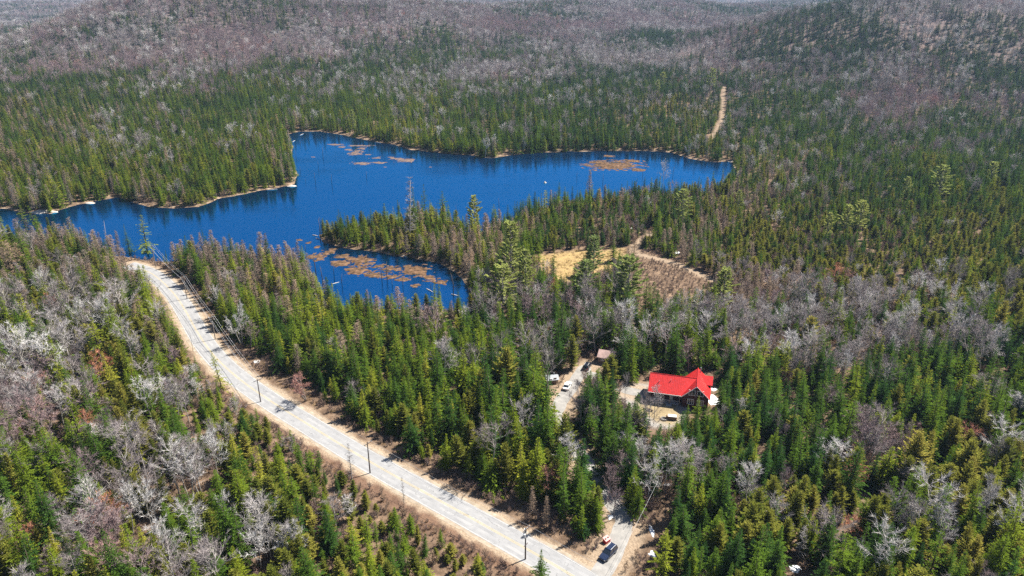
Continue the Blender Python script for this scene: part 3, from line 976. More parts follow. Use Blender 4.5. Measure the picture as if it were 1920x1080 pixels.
# drop what the hills hide
rr_, aa_ = np.hypot(X, Y), np.arctan2(X, Y)
ab = np.clip(((aa_ + R(46)) / R(92) * 180).astype(int), 0, 179)
rad_ = np.geomspace(100, 4700, 160)
angs = (np.arange(180) + .5) / 180 * R(92) - R(46)
TX, TY = np.sin(angs)[:, None] * rad_, np.cos(angs)[:, None] * rad_
prof_ = np.maximum.accumulate((height(TX, TY) - CAM_H) / rad_, axis=1)
ri = np.clip(np.searchsorted(rad_, rr_) - 2, 0, 159)
vis = (Z + 16 - CAM_H) / rr_ > prof_[ab, ri]
px_, py_, _ = pix(np.c_[X, Y, Z])
vis &= (px_ > -220) & (px_ < 2140) & (py_ < 1300)
X, Y, Z, px_, py_ = X[vis], Y[vis], Z[vis], px_[vis], py_[vis]
n = len(X)
W = idw(px_, py_, CTRL, 4.0, 1.6)
rr_ = np.hypot(X, Y)
W[:, 2] *= .31 + .08 * sstep(350, 800, rr_)
W[:, 3] *= .42 + .06 * sstep(350, 800, rr_)
W[:, 4] *= 1.15 - .55 * sstep(330, 450, rr_)
W[:, 2] *= 1 + 1.6 * (1 - sstep(0, 90, np.maximum(np.abs(px_ - 1590) - 170, np.abs(py_ - 625) * 2 - 80)))     # the grey birch stand
W[:, 0] *= 1 + .7 * sstep(400, 600, rr_)                                     # broad crowns: fewer stems fill the same area
for c in range(5):                                  # natural clumping of each kind
    W[:, c] *= np.exp(2.4 * (fbm(X / 24, Y / 24, 50 + c) - 0.5) + 2.2 * (fbm(X / 7, Y / 7, 60 + c) - 0.5) + 7.5 * sstep(500, 900, np.hypot(X, Y)) * (fbm(X / 130, Y / 130, 70 + c) - 0.5))
W = np.cumsum(W / W.sum(1)[:, None], 1)
u = rng.random(n)[:, None]
kind_i = np.minimum((u > W).sum(1), 4)
hf = idw(px_, py_, HCTRL, 3.0)[:, 0]
KN = ['spruce', 'cedar', 'birch', 'maple', 'larch']
HM = np.array([10.4, 9.0, 12.0, 10.0, 10.6])
HS = np.array([.33, .26, .2, .22, .22])
HT = HM[kind_i] * hf * np.clip(1 + HS[kind_i] * rng.normal(0, 1, n), 0.45, 1.75)
dd_ = line_dist(X, Y, DITCH)
HT *= .5 + .5 * sstep(7, 24, dd_)
# thin crowded hardwoods so that the floor shows
thin = rng.random(n) < np.where(np.isin(kind_i, [2, 3]), 0.62, 0.97)
thin &= rng.random(n) < np.where(fbm(X / 16, Y / 16, 77) < 0.30, 0.55, 1.0)
X, Y, Z, px_, py_, kind_i, HT = (a[thin] for a in (X, Y, Z, px_, py_, kind_i, HT))
n = len(X)
WD = np.clip(HT / HM[kind_i], .6, 1.3) ** -0.3 * rng.uniform(.88, 1.5, n)     # width factor
far_ = sstep(600, 1600, np.hypot(X, Y)) + sstep(2600, 3600, np.hypot(X, Y))
WD *= 1 + far_ * np.where(np.isin(kind_i, [2, 3]), .45, .25)
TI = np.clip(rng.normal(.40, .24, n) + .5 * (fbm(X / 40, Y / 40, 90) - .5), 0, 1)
TI = np.where((kind_i == 0), TI + .10 * (px_ < 900) - .14 * (px_ > 1050) - .05  - .14 * sstep(420, 700, np.hypot(X, Y)) - .12 * sstep(700, 1100, np.hypot(X, Y)) + .12 * (rng.random(n) < .12), TI)  # far spruces tinted darker with distance, shaded crown sides put into the colour
TI = np.where(kind_i == 2, np.where(rng.random(n) < .26, rng.uniform(.6, 1, n), TI * .8), TI)
TI = np.where((kind_i == 3) & (rng.random(n) < .09) & (np.hypot(X, Y) < 420), .92, np.where(kind_i == 3, TI * .8, TI))
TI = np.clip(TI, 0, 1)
VA = rng.integers(0, 1000, n)
ROT = rng.uniform(0, 6.283, n)
LEAN = rng.normal(0, .034, (n, 2))
# ------------------------------------------------------------------ standing trees as things, the rest as forest
def gpoint(px, py):
    """Point of the real ground sheet seen at a pixel (marching along the ray)."""
    a, b = (px - 960) / FPX, (540 - py) / FPX
    d = np.array([a, CP + b * SP, -SP + b * CP])
    t = np.concatenate([np.arange(60, 700, 1.0), np.arange(700, 4000, 4.0)])
    P = np.array([0, 0, CAM_H]) + d * t[:, None]
    g = height(P[:, 0], P[:, 1])
    k = np.argmax(P[:, 2] < g)
    return np.array([P[k, 0], P[k, 1], float(ground_z(P[k:k + 1, 0], P[k:k + 1, 1])[0])])


def height_to(p, py_top):
    """How tall something at p must be to reach up to picture row py_top."""
    zs = np.arange(0.5, 40, 0.1)
    _, yy, _ = pix(np.c_[np.full(len(zs), p[0]), np.full(len(zs), p[1]), p[2] + zs])
    return zs[np.argmin(np.abs(yy - py_top))]


NAMES = dict(spruce='spruce_tree', cedar='cedar_tree', birch='bare_birch_tree', maple='bare_maple_tree', larch='bare_larch_tree', pine='white_pine_tree', dead='dead_spruce_tree', snag='drowned_snag', shrub='bare_shrub')
CATS = dict(spruce='spruce', cedar='cedar', birch='birch', maple='maple', larch='larch', pine='pine', dead='dead tree', snag='snag', shrub='shrub')
GROUPS = dict(spruce='spruces of the near forest', cedar='cedars of the near forest', birch='bare grey birches of the near forest', maple='bare reddish maples of the near forest',
              larch='bare tan larches of the near forest', pine='tall white pines above the forest', dead='dead grey spruces', snag='drowned snags in the lake', shrub='bare shrubs along the road')
TREES = []        # (object, kind, px, py, height, tint)


def plant(kind, p, h, wid=1.0, tint=.5, var=None, rot=0.0, lean=(0, 0), label=None):
    protos = KIND[kind]
    tm, cm, _ = protos[(var if var is not None else 0) % len(protos)]
    o = bpy.data.objects.new(NAMES[kind], None)
    COL.objects.link(o)
    o.empty_display_size = 0.3
    o.location = (float(p[0]), float(p[1]), float(p[2]) - 0.05)
    o.rotation_euler = (lean[0], lean[1], rot)
    o.scale = (h * wid, h * wid, h)
    for nm, me in (('trunk', tm), ('crown', cm)):
        if me is None:
            continue
        c = bpy.data.objects.new(nm, me)
        COL.objects.link(c)
        c.parent = o
        c['tint'] = float(tint)
    x, y, _ = pix(np.array([[p[0], p[1], p[2] + h * .55]]))
    tag(o, label, CATS[kind], GROUPS[kind])
    TREES.append([o, kind, float(x[0]), float(y[0]), h, tint, label])
    return o


def instancer(name, kind, P, rot, scl, tint, var, label, cat):
    """Forest mass: copies of the kind's trees on points (uncountable, one object)."""
    protos = KIND[kind]
    col = bpy.data.collections.new(kind + '_shapes')
    for i, (_, _, j) in enumerate(protos):
        po = bpy.data.objects.new('%s_shape_%02d' % (kind, i), j)
        col.objects.link(po)
    me = bpy.data.meshes.new(name)
    me.vertices.add(len(P))
    me.vertices.foreach_set('co', np.asarray(P, np.float32).ravel())
    for nm, ty, val, key in (('rot', 'FLOAT_VECTOR', rot, 'vector'), ('scl', 'FLOAT_VECTOR', scl, 'vector'), ('tint', 'FLOAT', tint, 'value'), ('pick', 'INT', np.asarray(var) % len(protos), 'value')):
        a = me.attributes.new(nm, ty, 'POINT')
        a.data.foreach_set(key, np.asarray(val, np.int32 if ty == 'INT' else np.float32).ravel())
    o = link(name, me)
    tag(o, label, cat, kind='stuff')
    ng = bpy.data.node_groups.new(name, 'GeometryNodeTree')
    ng.interface.new_socket('Geometry', in_out='INPUT', socket_type='NodeSocketGeometry')
    ng.interface.new_socket('Geometry', in_out='OUTPUT', socket_type='NodeSocketGeometry')
    nd, l = ng.nodes, ng.links
    gi, go = nd.new('NodeGroupInput'), nd.new('NodeGroupOutput')
    iop = nd.new('GeometryNodeInstanceOnPoints')
    ci = nd.new('GeometryNodeCollectionInfo')
    ci.inputs['Collection'].default_value = col
    ci.inputs['Separate Children'].default_value = True
    ci.inputs['Reset Children'].default_value = True
    iop.inputs['Pick Instance'].default_value = True

    def attr(nm, ty):
        a = nd.new('GeometryNodeInputNamedAttribute')
        a.data_type = ty
        a.inputs['Name'].default_value = nm
        return [q for q in a.outputs if q.enabled and q.name == 'Attribute'][0]
    l.new(gi.outputs[0], iop.inputs['Points'])
    l.new(ci.outputs[0], iop.inputs['Instance'])
    l.new(attr('pick', 'INT'), iop.inputs['Instance Index'])
    l.new(attr('rot', 'FLOAT_VECTOR'), iop.inputs['Rotation'])
    l.new(attr('scl', 'FLOAT_VECTOR'), iop.inputs['Scale'])
    l.new(iop.outputs[0], go.inputs[0])
    md = o.modifiers.new('scatter', 'NODES')
    md.node_group = ng
    return o


# tall white pines and other trees one can pick out singly: (base x, base y, top y, tint, width, variant, label)
PINES = [(890, 446, 366, .95, .8, 2, 'pale white pine at the lake edge where the water turns light blue'),
         (958, 545, 416, .75, .75, 0, 'tallest white pine, pale trunk bared on one side, above the small bay'),
         (943, 596, 498, .8, 1.1, 1, 'broad yellow-green white pine at the inner end of the small bay'),
         (985, 560, 468, .7, .85, 2, 'yellow-green white pine just behind the broad one by the small bay'),
         (1112, 515, 443, .3, .95, 0, 'dark white pine standing against the yellow meadow'),
         (1097, 575, 488, .35, 1.0, 1, 'dark green white pine in front of the yellow meadow'),
         (1174, 585, 480, .45, 1.05, 1, 'blue-green broad white pine between meadow and brown shrubland'),
         (1352, 585, 503, .7, 1.0, 0, 'lone white pine at the end of the sandy trail'),
         (1277, 420, 355, .65, 1.0, 1, 'white pine beyond the top of the sandy trail'),
         (1382, 402, 356, .65, .9, 2, 'slim white pine beyond the lake end'),
         (1548, 452, 398, .9, .9, 2, 'front one of three yellow-green pines in the open bog'),
         (1582, 442, 384, .85, .95, 0, 'middle one of three yellow-green pines in the open bog'),
         (1607, 438, 376, .9, .95, 1, 'rear one of three yellow-green pines in the open bog'),
         (1694, 378, 331, .8, .9, 2, 'first pale pine from the bog trio toward the far corner'),
         (1756, 376, 310, .6, 1.05, 1, 'big broad pale pine, middle of three near the far edge'),
         (1853, 350, 303, .75, 1.0, 0, 'outermost pale pine near the right edge of the picture'),
         (1242, 160, 135, .7, 1.1, 1, 'pale pine on the slope above the far shore'),
         (1333, 170, 128, .6, .9, 0, 'pale pine beside the far gravel track'),
         (338, 178, 158, .9, 1.2, 1, 'bright yellow-green pine alone on the hillside above the left shore'),
         (180, 262, 236, .95, 1.3, 1, 'bright yellow-green spreading pine in the left woods'),
         (207, 262, 234, .95, .8, 2, 'slimmer yellow-green pine beside the spreading one'),
         (664, 246, 206, .8, .8, 2, 'pale pine at the far shore by the rusty weed mats'),
         (1232, 178, 150, .7, .9, 2, 'slim pale pine above the far shore track')]
CLEARING = []
for x, y, yt, ti, wd, va, lb in PINES:
    p = gpoint(x, y)
    plant('pine', p, height_to(p, yt), wd, ti, va, rng.uniform(0, 6), label=lb)
    CLEARING.append((p[0], p[1], 3.6))
    CLEARING.append((p[0], p[1] - 4.0, 3.0))
SPECIAL = [('dead', 768, 462, 326, .6, 1.0, 0, 'leaning dead spruce, tallest on the lake peninsula'),
           ('spruce', 640, 452, 392, .1, .9, 7, 'ragged dark spruce at the tip of the peninsula'),
           ('spruce', 652, 455, 398, .2, .8, 8, 'second ragged spruce from the tip of the peninsula'),
           ('spruce', 778, 440, 350, .3, .8, 7, 'spindly spruce just beside the tall dead one on the peninsula'),
           ('spruce', 800, 440, 344, .2, .7, 8, 'slimmest and tallest green spruce on the peninsula'),
           ('spruce', 832, 440, 356, .25, 1.2, 8, 'ragged grey-green spruce at the inner end of the peninsula'),
           ('spruce', 276, 470, 402, .75, 1.2, 8, 'tall ragged tan-green spruce between road end and lake'),
           ('spruce', 243, 470, 420, .3, .8, 7, 'slim dark spruce standing before the lake by the road end'),
           ('spruce', 55, 455, 384, .6, 1.2, 8, 'ragged olive spruce before the pale shore rock'),
           ('spruce', 148, 470, 412, .45, .9, 7, 'dark spruce topping the treeline at the lake arm'),
           ('dead', 207, 480, 414, .4, .9, 2, 'bare dead spruce rising against the blue lake arm'),
           ('birch', 1243, 352, 302, .75, .8, 0, 'pale bare tree standing at the lake end against the water'),
           ('larch', 1105, 358, 318, .6, 1.0, 0, 'tan bare larch against the water of the lake end'),
           ('larch', 1187, 500, 440, .85, 1.0, 2, 'orange-tan larch beside the sandy trail'),
           ('spruce', 1264, 700, 606, .1, 1.15, 2, 'largest dark spruce behind the red-roofed house'),
           ('spruce', 1253, 698, 622, .12, 1.1, 4, 'dark spruce touching the largest one behind the house'),
           ('maple', 1292, 700, 642, .3, 1.3, 0, 'rounded brown bare maple behind the gable of the house'),
           ('spruce', 1182, 716, 622, .5, .9, 1, 'bright tall spruce behind the gravel yard'),
           ('cedar', 1142, 722, 666, .3, 1.5, 1, 'round olive cedar in front of the pale cabin roof'),
           ('spruce', 1305, 802, 742, .5, 1.1, 4, 'green spruce right before the gable windows of the house'),
           ('spruce', 1286, 800, 758, .4, 1.0, 0, 'small spruce before the porch corner of the house'),
           ('birch', 1226, 790, 724, .75, .8, 0, 'pale bare birch on the lawn overlapping the red roof'),
           ('birch', 1208, 775, 730, .4, .7, 1, 'thin bare birch at the shaded edge of the gravel yard'),
           ('birch', 1172, 762, 700, .3, .7, 1, 'thin grey bare tree on the gravel yard'),
           ('maple', 1136, 945, 880, .35, .8, 0, 'thin reddish bare tree at the driveway bend'),
           ('maple', 1150, 975, 925, .15, .9, 2, 'small dark bare tree hanging over the driveway'),
           ('birch', 1212, 948, 862, .8, 1.2, 2, 'spreading pale bare tree on the bank above the driveway'),
           ('birch', 1245, 930, 835, .8, 1.1, 4, 'pale crowned bare tree behind the driveway bank'),
           ('birch', 1200, 900, 826, .8, 1.1, 0, 'pale bare tree at the top of the driveway bank'),
           ('larch', 1024, 994, 928, .75, .9, 1, 'pale silvery bare larch at the roadside by the transformer pole'),
           ('larch', 998, 972, 910, .55, .8, 0, 'slim pinkish larch at the roadside by the transformer pole'),
           ('spruce', 1013, 1100, 1030, .2, 1.0, 7, 'dark ragged spruce at the bottom edge before the road'),
           ('maple', 575, 752, 702, .75, 1.6, 3, 'large orange-brown bush where the road bends'),
           ('birch', 60, 720, 612, .95, 1.1, 2, 'bright grey birch near the left edge'),
           ('birch', 100, 740, 632, 1.0, 1.2, 0, 'brightest white birch among spruces at the left side'),
           ('birch', 172, 648, 560, .9, 1.0, 0, 'pale birch above the left woods, one of two side by side'),
           ('birch', 210, 650, 556, .95, 1.0, 2, 'taller of two pale birches side by side in the left woods'),
           ('birch', 288, 800, 714, 1.0, 1.1, 2, 'round white birch in the middle of the left woods'),
           ('birch', 415, 920, 812, 1.0, .8, 0, 'tall slim white birch with dark trunk left of the road'),
           ('birch', 378, 900, 825, .95, .8, 1, 'white birch beside the tall slim one'),
           ('birch', 252, 1015, 918, .95, .9, 0, 'white birch with leaning trunk in the bottom left woods'),
           ('birch', 288, 1010, 908, .95, .9, 2, 'upright white birch beside the leaning one'),
           ('birch', 372, 1060, 945, .8, 1.0, 4, 'grey birch with long bare trunk at the bottom left'),
           ('birch', 490, 1075, 990, 1.0, 1.1, 2, 'round white birch at the bottom edge'),
           ('birch', 435, 990, 922, .95, 1.0, 0, 'small white birch before the tall slim one'),
           ('maple', 62, 1030, 985, .9, 1.3, 0, 'orange-tipped bare maple in the bottom left corner'),
           ('maple', 160, 1000, 962, .92, 1.0, 2, 'orange-tipped bare maple among dark spruces'),
           ('maple', 1592, 1020, 968, .95, 1.1, 2, 'orange-budded maple in the bottom right woods'),
           ('maple', 1600, 920, 868, .88, 1.2, 0, 'pinkish-red budded maple in the right woods'),
           ('maple', 1820, 860, 805, .85, 1.3, 2, 'red-tinged maple near the right edge'),
           ('dead', 1497, 1050, 985, 1.0, 1.3, 1, 'whitish dead spruce near the snow patch at the bottom'),
           ('dead', 1478, 1030, 980, .9, 1.0, 0, 'pale dead spruce beside the whitish one'),
           ('spruce', 1905, 880, 800, .1, .8, 1, 'tall narrow dark spruce at the right edge'),
           ('spruce', 1565, 805, 715, .15, 1.1, 2, 'dark pointed spruce standing above its neighbours right of the house'),
           ('dead', 661, 912, 829, .6, .8, 1, 'bare grey larch before the middle utility pole'),
           ('dead', 758, 955, 893, .5, .6, 1, 'thin bare trunk beside the road ditch'),
           ('snag', 362, 660, 622, .2, .7, 3, 'thin dark dead trunk beside the road'),
           ('spruce', 418, 735, 650, .85, .8, 8, 'lanky yellowish spruce leaning over the road edge'),
           ('spruce', 312, 620, 538, .55, .9, 7, 'lanky tall spruce overlapping the far road'),
           ('birch', 455, 602, 562, 1.0, .8, 3, 'white forked birch behind the wires'),
           ('maple', 470, 655, 605, .25, 1.3, 0, 'grey-brown bare tree beyond the wires')]
for kd, x, y, yt, ti, wd, va, lb in SPECIAL:
    p = gpoint(x, y)
    plant(kd, p, height_to(p, yt), wd, ti, va, rng.uniform(0, 6), lean=(0, -.11) if 'leaning' in lb else (0, 0), label=lb)
    CLEARING.append((p[0], p[1], 1.8))
    if kd in ('birch', 'maple'):
        CLEARING.append((p[0], p[1] - 3.6, 2.4))

# old snow in clearings: (x, y, half width m, half depth m, label)
SNOW = [(1337, 750, 1.5, 3.0, 'large bright snow patch beside the gable end of the house'), (1340, 733, 1.1, 1.0, 'small snow patch behind the larger one beside the house'),
        (1221, 1000, .5, 1.6, 'long bluish snow patch in shade along the driveway bank'), (1223, 1045, .8, 1.0, 'broken snow patch below the bank near the driveway mouth'),
        (1145, 970, .8, .9, 'small snow patch under trees at the inner side of the driveway'), (1488, 1066, 1.3, 1.0, 'bright snow patch among spruces at the bottom edge'),
        (1665, 946, 1.1, .8, 'small snow patch in a gap of the right woods'), (1672, 628, 2.0, 1.8, 'pale patch of snow and litter in the grey birch stand'),
        (1806, 414, 2.0, 1.6, 'white snow patch in the far bog'), (1908, 616, 2.2, 1.6, 'thin snow patch at the right edge'), (480, 680, 1.2, 1.0, 'bluish snow patch in shade behind the wires'),
        (1270, 474, 1.6, 1.2, 'small white snow patch beside the sandy trail'), (1177, 428, 2.8, 1.1, 'flat white snow patch in the spruces behind the meadow'),
        (1490, 756, .9, .6, 'tiny snow patch in the spruces beyond the house')]
for q in SNOW:
    p = gpoint(q[0], q[1])
    CLEARING.append((p[0], p[1], max(q[2:4]) + 1.6))
    CLEARING.append((p[0], p[1] - 3.5, 2.2))
for q, r_ in (((1137, 676), 4.2), ((1034, 714), 3.0), ((1139, 1020), 3.5), ((1172, 1040), 6.5), ((1250, 790), 5), ((1101, 692), 4), ((1099, 706), 4), ((1100, 720), 3)):
    p = gpoint(*q)
    CLEARING.append((p[0], p[1], r_))
    CLEARING.append((p[0], p[1] - 5, r_ * .55))
free = np.ones(len(X), bool)
for cx, cy, cr in CLEARING:
    free &= (X - cx) ** 2 + (Y - cy) ** 2 > cr * cr
X, Y, Z, px_, py_, kind_i, HT, WD, TI, VA, ROT, LEAN = (a[free] for a in (X, Y, Z, px_, py_, kind_i, HT, WD, TI, VA, ROT, LEAN))
n = len(X)

# gaps through which the photograph shows cars, house, lawn, drive, poles and clearings: no tree stands in them
OPEN = [(1063, 724, 9), (1052, 750, 6), (1078, 712, 5), (1100, 686, 9), (1300, 745, 16), (1316, 752, 9), (1250, 745, 14), (1235, 765, 14), (1255, 783, 8), (1180, 735, 9), (1202, 730, 9), (1139, 1040, 13), (1137, 1012, 7),
        (1165, 990, 9), (1172, 970, 6), (1137, 921, 5), (1106, 880, 4), (1295, 508, 9), (1250, 492, 8), (1195, 472, 6), (1255, 525, 26), (1300, 528, 14), (1060, 485, 16), (1130, 482, 10), (489, 745, 5), (694, 870, 5), (985, 1035, 6), (404, 622, 6), (351, 547, 5), (293, 488, 5),
        (560, 802, 5), (600, 826, 5), (640, 848, 5), (690, 880, 5), (730, 905, 5), (780, 935, 5), (830, 962, 5), (880, 988, 5), (930, 1015, 5), (700, 520, 40), (640, 500, 20), (780, 530, 30), (840, 540, 14), (1339, 752, 6)]
bx0, by0, _ = pix(np.c_[X, Y, Z])
bx1, by1, d1 = pix(np.c_[X, Y, Z + HT])
hwp = .13 * HT * WD * FPX / d1
ok = np.ones(n, bool)
for ox, oy, orad in OPEN:
    t_ = np.clip((by0 - oy) / np.maximum(by0 - by1, 1), 0, 1)
    cx_ = bx0 + (bx1 - bx0) * t_
    ok &= ~((by0 > oy) & (by1 < oy + orad * .5) & (np.abs(cx_ - ox) < orad + hwp * (1.1 - t_)))
X, Y, Z, px_, py_, kind_i, HT, WD, TI, VA, ROT, LEAN = (a[ok] for a in (X, Y, Z, px_, py_, kind_i, HT, WD, TI, VA, ROT, LEAN))
n = len(X)

tx, ty, dep = pix(np.c_[X, Y, Z + HT * .6])
size = HT / dep
single = np.zeros(n, bool)
for ki, lim in enumerate((286, 200, 232, 130, 120)):
    inside = (kind_i == ki) & (tx > 4) & (tx < 1916) & (ty > 4) & (ty < 1070)
    idx = np.where(inside)[0]
    pick = idx[np.argsort(-size[idx])][:lim]
    single[pick] = True
for i in np.where(single)[0]:
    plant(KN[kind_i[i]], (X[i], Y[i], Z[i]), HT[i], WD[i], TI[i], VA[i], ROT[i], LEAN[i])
FOREST = dict(spruce='dark green spruce and fir forest stretching to the hills', cedar='olive cedar growth of the bog and forest', birch='bare grey birch and aspen woods on slopes and hills',
              maple='bare purplish maple woods covering the far hills', larch='bare tan larch stands by the lake')
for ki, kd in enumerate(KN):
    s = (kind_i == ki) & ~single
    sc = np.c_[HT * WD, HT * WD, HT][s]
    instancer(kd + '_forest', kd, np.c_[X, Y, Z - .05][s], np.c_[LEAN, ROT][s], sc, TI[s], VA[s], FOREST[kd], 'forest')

# ------------------------------------------------------------------ undergrowth, dry grass
def patch(seed, s, rmax, test, lim=None):
    r_ = np.random.default_rng(seed)
    x, y = scatter(70, rmax, s, seed, 42)
    k = test(x, y, r_)
    x, y = x[k], y[k]
    return x, y, ground_z(x, y), r_


def brush_test(x, y, r_):
    m = masks(x, y)
    side = (m['road'] > 6.2) & (m['road'] < 13)
    t = (side & (r_.random(len(x)) < .26)) | ((line_dist(x, y, DITCH) < 5) & (m['road'] > 6.0) & (r_.random(len(x)) < .42))
    t |= (poly_sdf(x, y, SHRUBLAND) < 1) & (r_.random(len(x)) < .5)
    t |= (m['lake'] > 0.8) & (m['lake'] < 7) & (r_.random(len(x)) < .2)
    t |= r_.random(len(x)) < .11
    t |= (r_.random(len(x)) < .38) & (fbm(x / 12, y / 12, 45) > .56)
    t &= (m['drive'] > 3.0) & (m['lake'] > .8) & (m['road'] > 6.0) & (poly_sdf(x, y, YARD) > 0) & (poly_sdf(x, y, HOUSE_CLEAR) > 2) & (line_dist(x, y, TRAIL) > 1.8) & (poly_sdf(x, y, MEADOW) > 0)
    return t


bx_, by_, bz_, rb = patch(101, 1.25, 420, brush_test)
nb_ = len(bx_)
hb = rb.uniform(.7, 2.1, nb_)
wild = (line_dist(bx_, by_, ROAD_C) > 14) & (poly_sdf(bx_, by_, LAKE) > 8)
hb = np.where(poly_sdf(bx_, by_, SHRUBLAND) < 1, hb * rb.uniform(.35, 1.0, nb_), np.where(wild, hb * rb.uniform(1.0, 2.3, nb_), hb))
instancer('undergrowth', 'shrub', np.c_[bx_, by_, bz_], np.c_[np.zeros((nb_, 2)), rb.uniform(0, 6.28, nb_)], np.c_[hb * 1.2, hb * 1.2, hb], rb.uniform(0, 1, nb_), rb.integers(0, 99, nb_),
          'leafless brown brush along the road, shores and clearings', 'undergrowth')


def grass_test(x, y, r_):
    m = masks(x, y)
    t = (poly_sdf(x, y, MEADOW) < 1) & (r_.random(len(x)) < .3 + .5 * (fbm(x / 5, y / 5, 44) > .5))
    t |= (m['road'] > 6.2) & (m['road'] < 11) & (r_.random(len(x)) < .25)
    t |= (line_dist(x, y, POLE_CLEAR) < 5) & (r_.random(len(x)) < .45)
    t |= (m['lake'] > .2) & (m['lake'] < 3.5) & (r_.random(len(x)) < .45)
    return t & (m['lake'] > .2) & (m['road'] > 6.2) & (m['drive'] > 2.8)


bx_, by_, bz_, rb = patch(102, 1.15, 420, grass_test)
nb_ = len(bx_)
hb = rb.uniform(.3, .8, nb_)
instancer('dry_grass', 'grass', np.c_[bx_, by_, bz_], np.c_[np.zeros((nb_, 2)), rb.uniform(0, 6.28, nb_)], np.c_[hb * 1.3, hb * 1.3, hb], rb.uniform(0, 1, nb_), rb.integers(0, 99, nb_),
          'straw-coloured dry grass of meadow, verges and shore', 'grass')

# ------------------------------------------------------------------ the red-roofed house
M['redroof'] = paint('red_metal_roof', (0.60, 0.028, 0.026), 0.42, spec=0.5, noise=.16, scale=1.4, bump=.05)
M['logwall'] = paint('dark_brown_wall', (0.085, 0.028, 0.022), 0.7, spec=.3, noise=.25, scale=2)
M['trim'] = paint('white_trim', (0.78, 0.77, 0.75), 0.5)
M['glass'] = paint('window_glass', (0.02, 0.028, 0.04), 0.08, spec=.8)
M['deck'] = paint('grey_deck', (0.30, 0.32, 0.34), 0.7, noise=.15, scale=3)
M['concrete'] = paint('concrete', (0.36, 0.35, 0.33), 0.85, noise=.15)
M['pinkroof'] = paint('pale_cabin_roof', (0.42, 0.29, 0.26), 0.6, noise=.3, scale=.9)
M['greyroof'] = paint('grey_metal_roof', (0.27, 0.29, 0.32), 0.45, noise=.12, scale=1.2)
M['plank'] = paint('weathered_plank', (0.22, 0.16, 0.12), 0.8, noise=.25, scale=3)

EA, EP = 3.4, 7.1
hA, hB = gz(1277, 744.5, EA), gz(1332, 752, EA)
uh = (hB - hA)[:2]
HW = float(np.linalg.norm(uh))
uh = uh / HW
h_ang = math.atan2(uh[1], uh[0])
wl = gz(1214.7, 734.5, EA)
HL = float(np.dot((hA - wl)[:2], uh))
house = empty('red_roofed_house', (float(hA[0]), float(hA[1]), 0.12), h_ang)
tag(house, 'dark brown house with a bright red metal roof in a forest clearing', 'house')
HD, WR, WB0 = 10.5, 4.3, 0.45
WPZ = 6.95


def gable_prism(a0, a1, b0, b1, e, p):
    m = (a0 + a1) / 2
    lo = [(a0, b0, -.3), (a1, b0, -.3), (a1, b1, -.3), (a0, b1, -.3)]
    return MB().add(lo + [(a0, b0, e), (a1, b0, e), (a1, b1, e), (a0, b1, e), (m, b0, p), (m, b1, p)],
                    [(0, 1, 5, 8, 4), (2, 3, 7, 9, 6), (1, 2, 6, 5), (3, 0, 4, 7), (4, 8, 9, 7), (5, 6, 9, 8)])


gable_prism(.5, HW - .5, .55, HD - .5, EA + .22, EP - .32).build('wall', M['logwall'], house)
wing = MB()
wing.add([(-HL + .5, WB0 + 2.3, -.3), (.6, WB0 + 2.3, -.3), (.6, WB0 + 2 * WR - .5, -.3), (-HL + .5, WB0 + 2 * WR - .5, -.3),
          (-HL + .5, WB0 + 2.3, 5.0), (.6, WB0 + 2.3, 5.0), (.6, WB0 + 2 * WR - .5, 3.6), (-HL + .5, WB0 + 2 * WR - .5, 3.6), (-HL + .5, WB0 + WR, WPZ - .3), (.6, WB0 + WR, WPZ - .3)],
         [(0, 1, 5, 4), (2, 3, 7, 6), (3, 0, 4, 8, 7), (1, 2, 6, 9, 5), (4, 5, 9, 8), (8, 9, 6, 7)])
wing.build('wing_wall', M['logwall'], house)
TH = .14
av = (HW / 2) * (WPZ - EA) / (EP - EA)
roof = MB()
roof.slab([(HW, 0, EA), (HW, HD, EA), (HW / 2, HD, EP), (HW / 2, 0, EP)], TH)
roof.slab([(0, 0, EA), (HW / 2, 0, EP), (HW / 2, HD, EP), (0, HD, EA)], TH)
main_roof = roof.build('roof', M['redroof'], house)
wroof = MB()
wroof.slab([(-HL, WB0, EA - .02), (-.02, WB0, EA - .02), (av, WB0 + WR, WPZ), (-HL, WB0 + WR, WPZ)], TH)
wroof.slab([(-HL, WB0 + 2 * WR, EA), (-HL, WB0 + WR, WPZ), (av, WB0 + WR, WPZ), (0, WB0 + 2 * WR, EA)], TH)
wing_roof = wroof.build('wing_roof', M['redroof'], house)
# standing seams of the metal sheets
sm = MB()
k = -HL + .3
while k < -.1:
    sm.tube([(k, WB0 + .02, EA + .01), (k, WB0 + WR, WPZ + .03)], .03, 3)
    k += .46
sm.build('roof_seam', M['redroof'], wing_roof)['kind'] = 'stuff'
sm = MB()
k = .25
while k < HD:
    sm.tube([(HW, k, EA + .02), (HW / 2, k, EP + .03)], .03, 3)
    if k < WB0 + WR * .9:
        sm.tube([(HW / 2 * min(1, max(0, (k - WB0) / WR)), k, EA + (EP - EA) * min(1, max(0, (k - WB0) / WR)) + .03), (HW / 2, k, EP + .03)], .03, 3)
    k += .46
sm.build('roof_seam', M['redroof'], main_roof)['kind'] = 'stuff'
MB().tube([(HW / 2, -.02, EP + .03), (HW / 2, HD + .02, EP + .03)], .09, 5).build('ridge_cap', M['redroof'], main_roof)
MB().tube([(-HL, WB0 + WR, WPZ + .03), (av, WB0 + WR, WPZ + .03)], .08, 5).build('ridge_cap', M['redroof'], wing_roof)
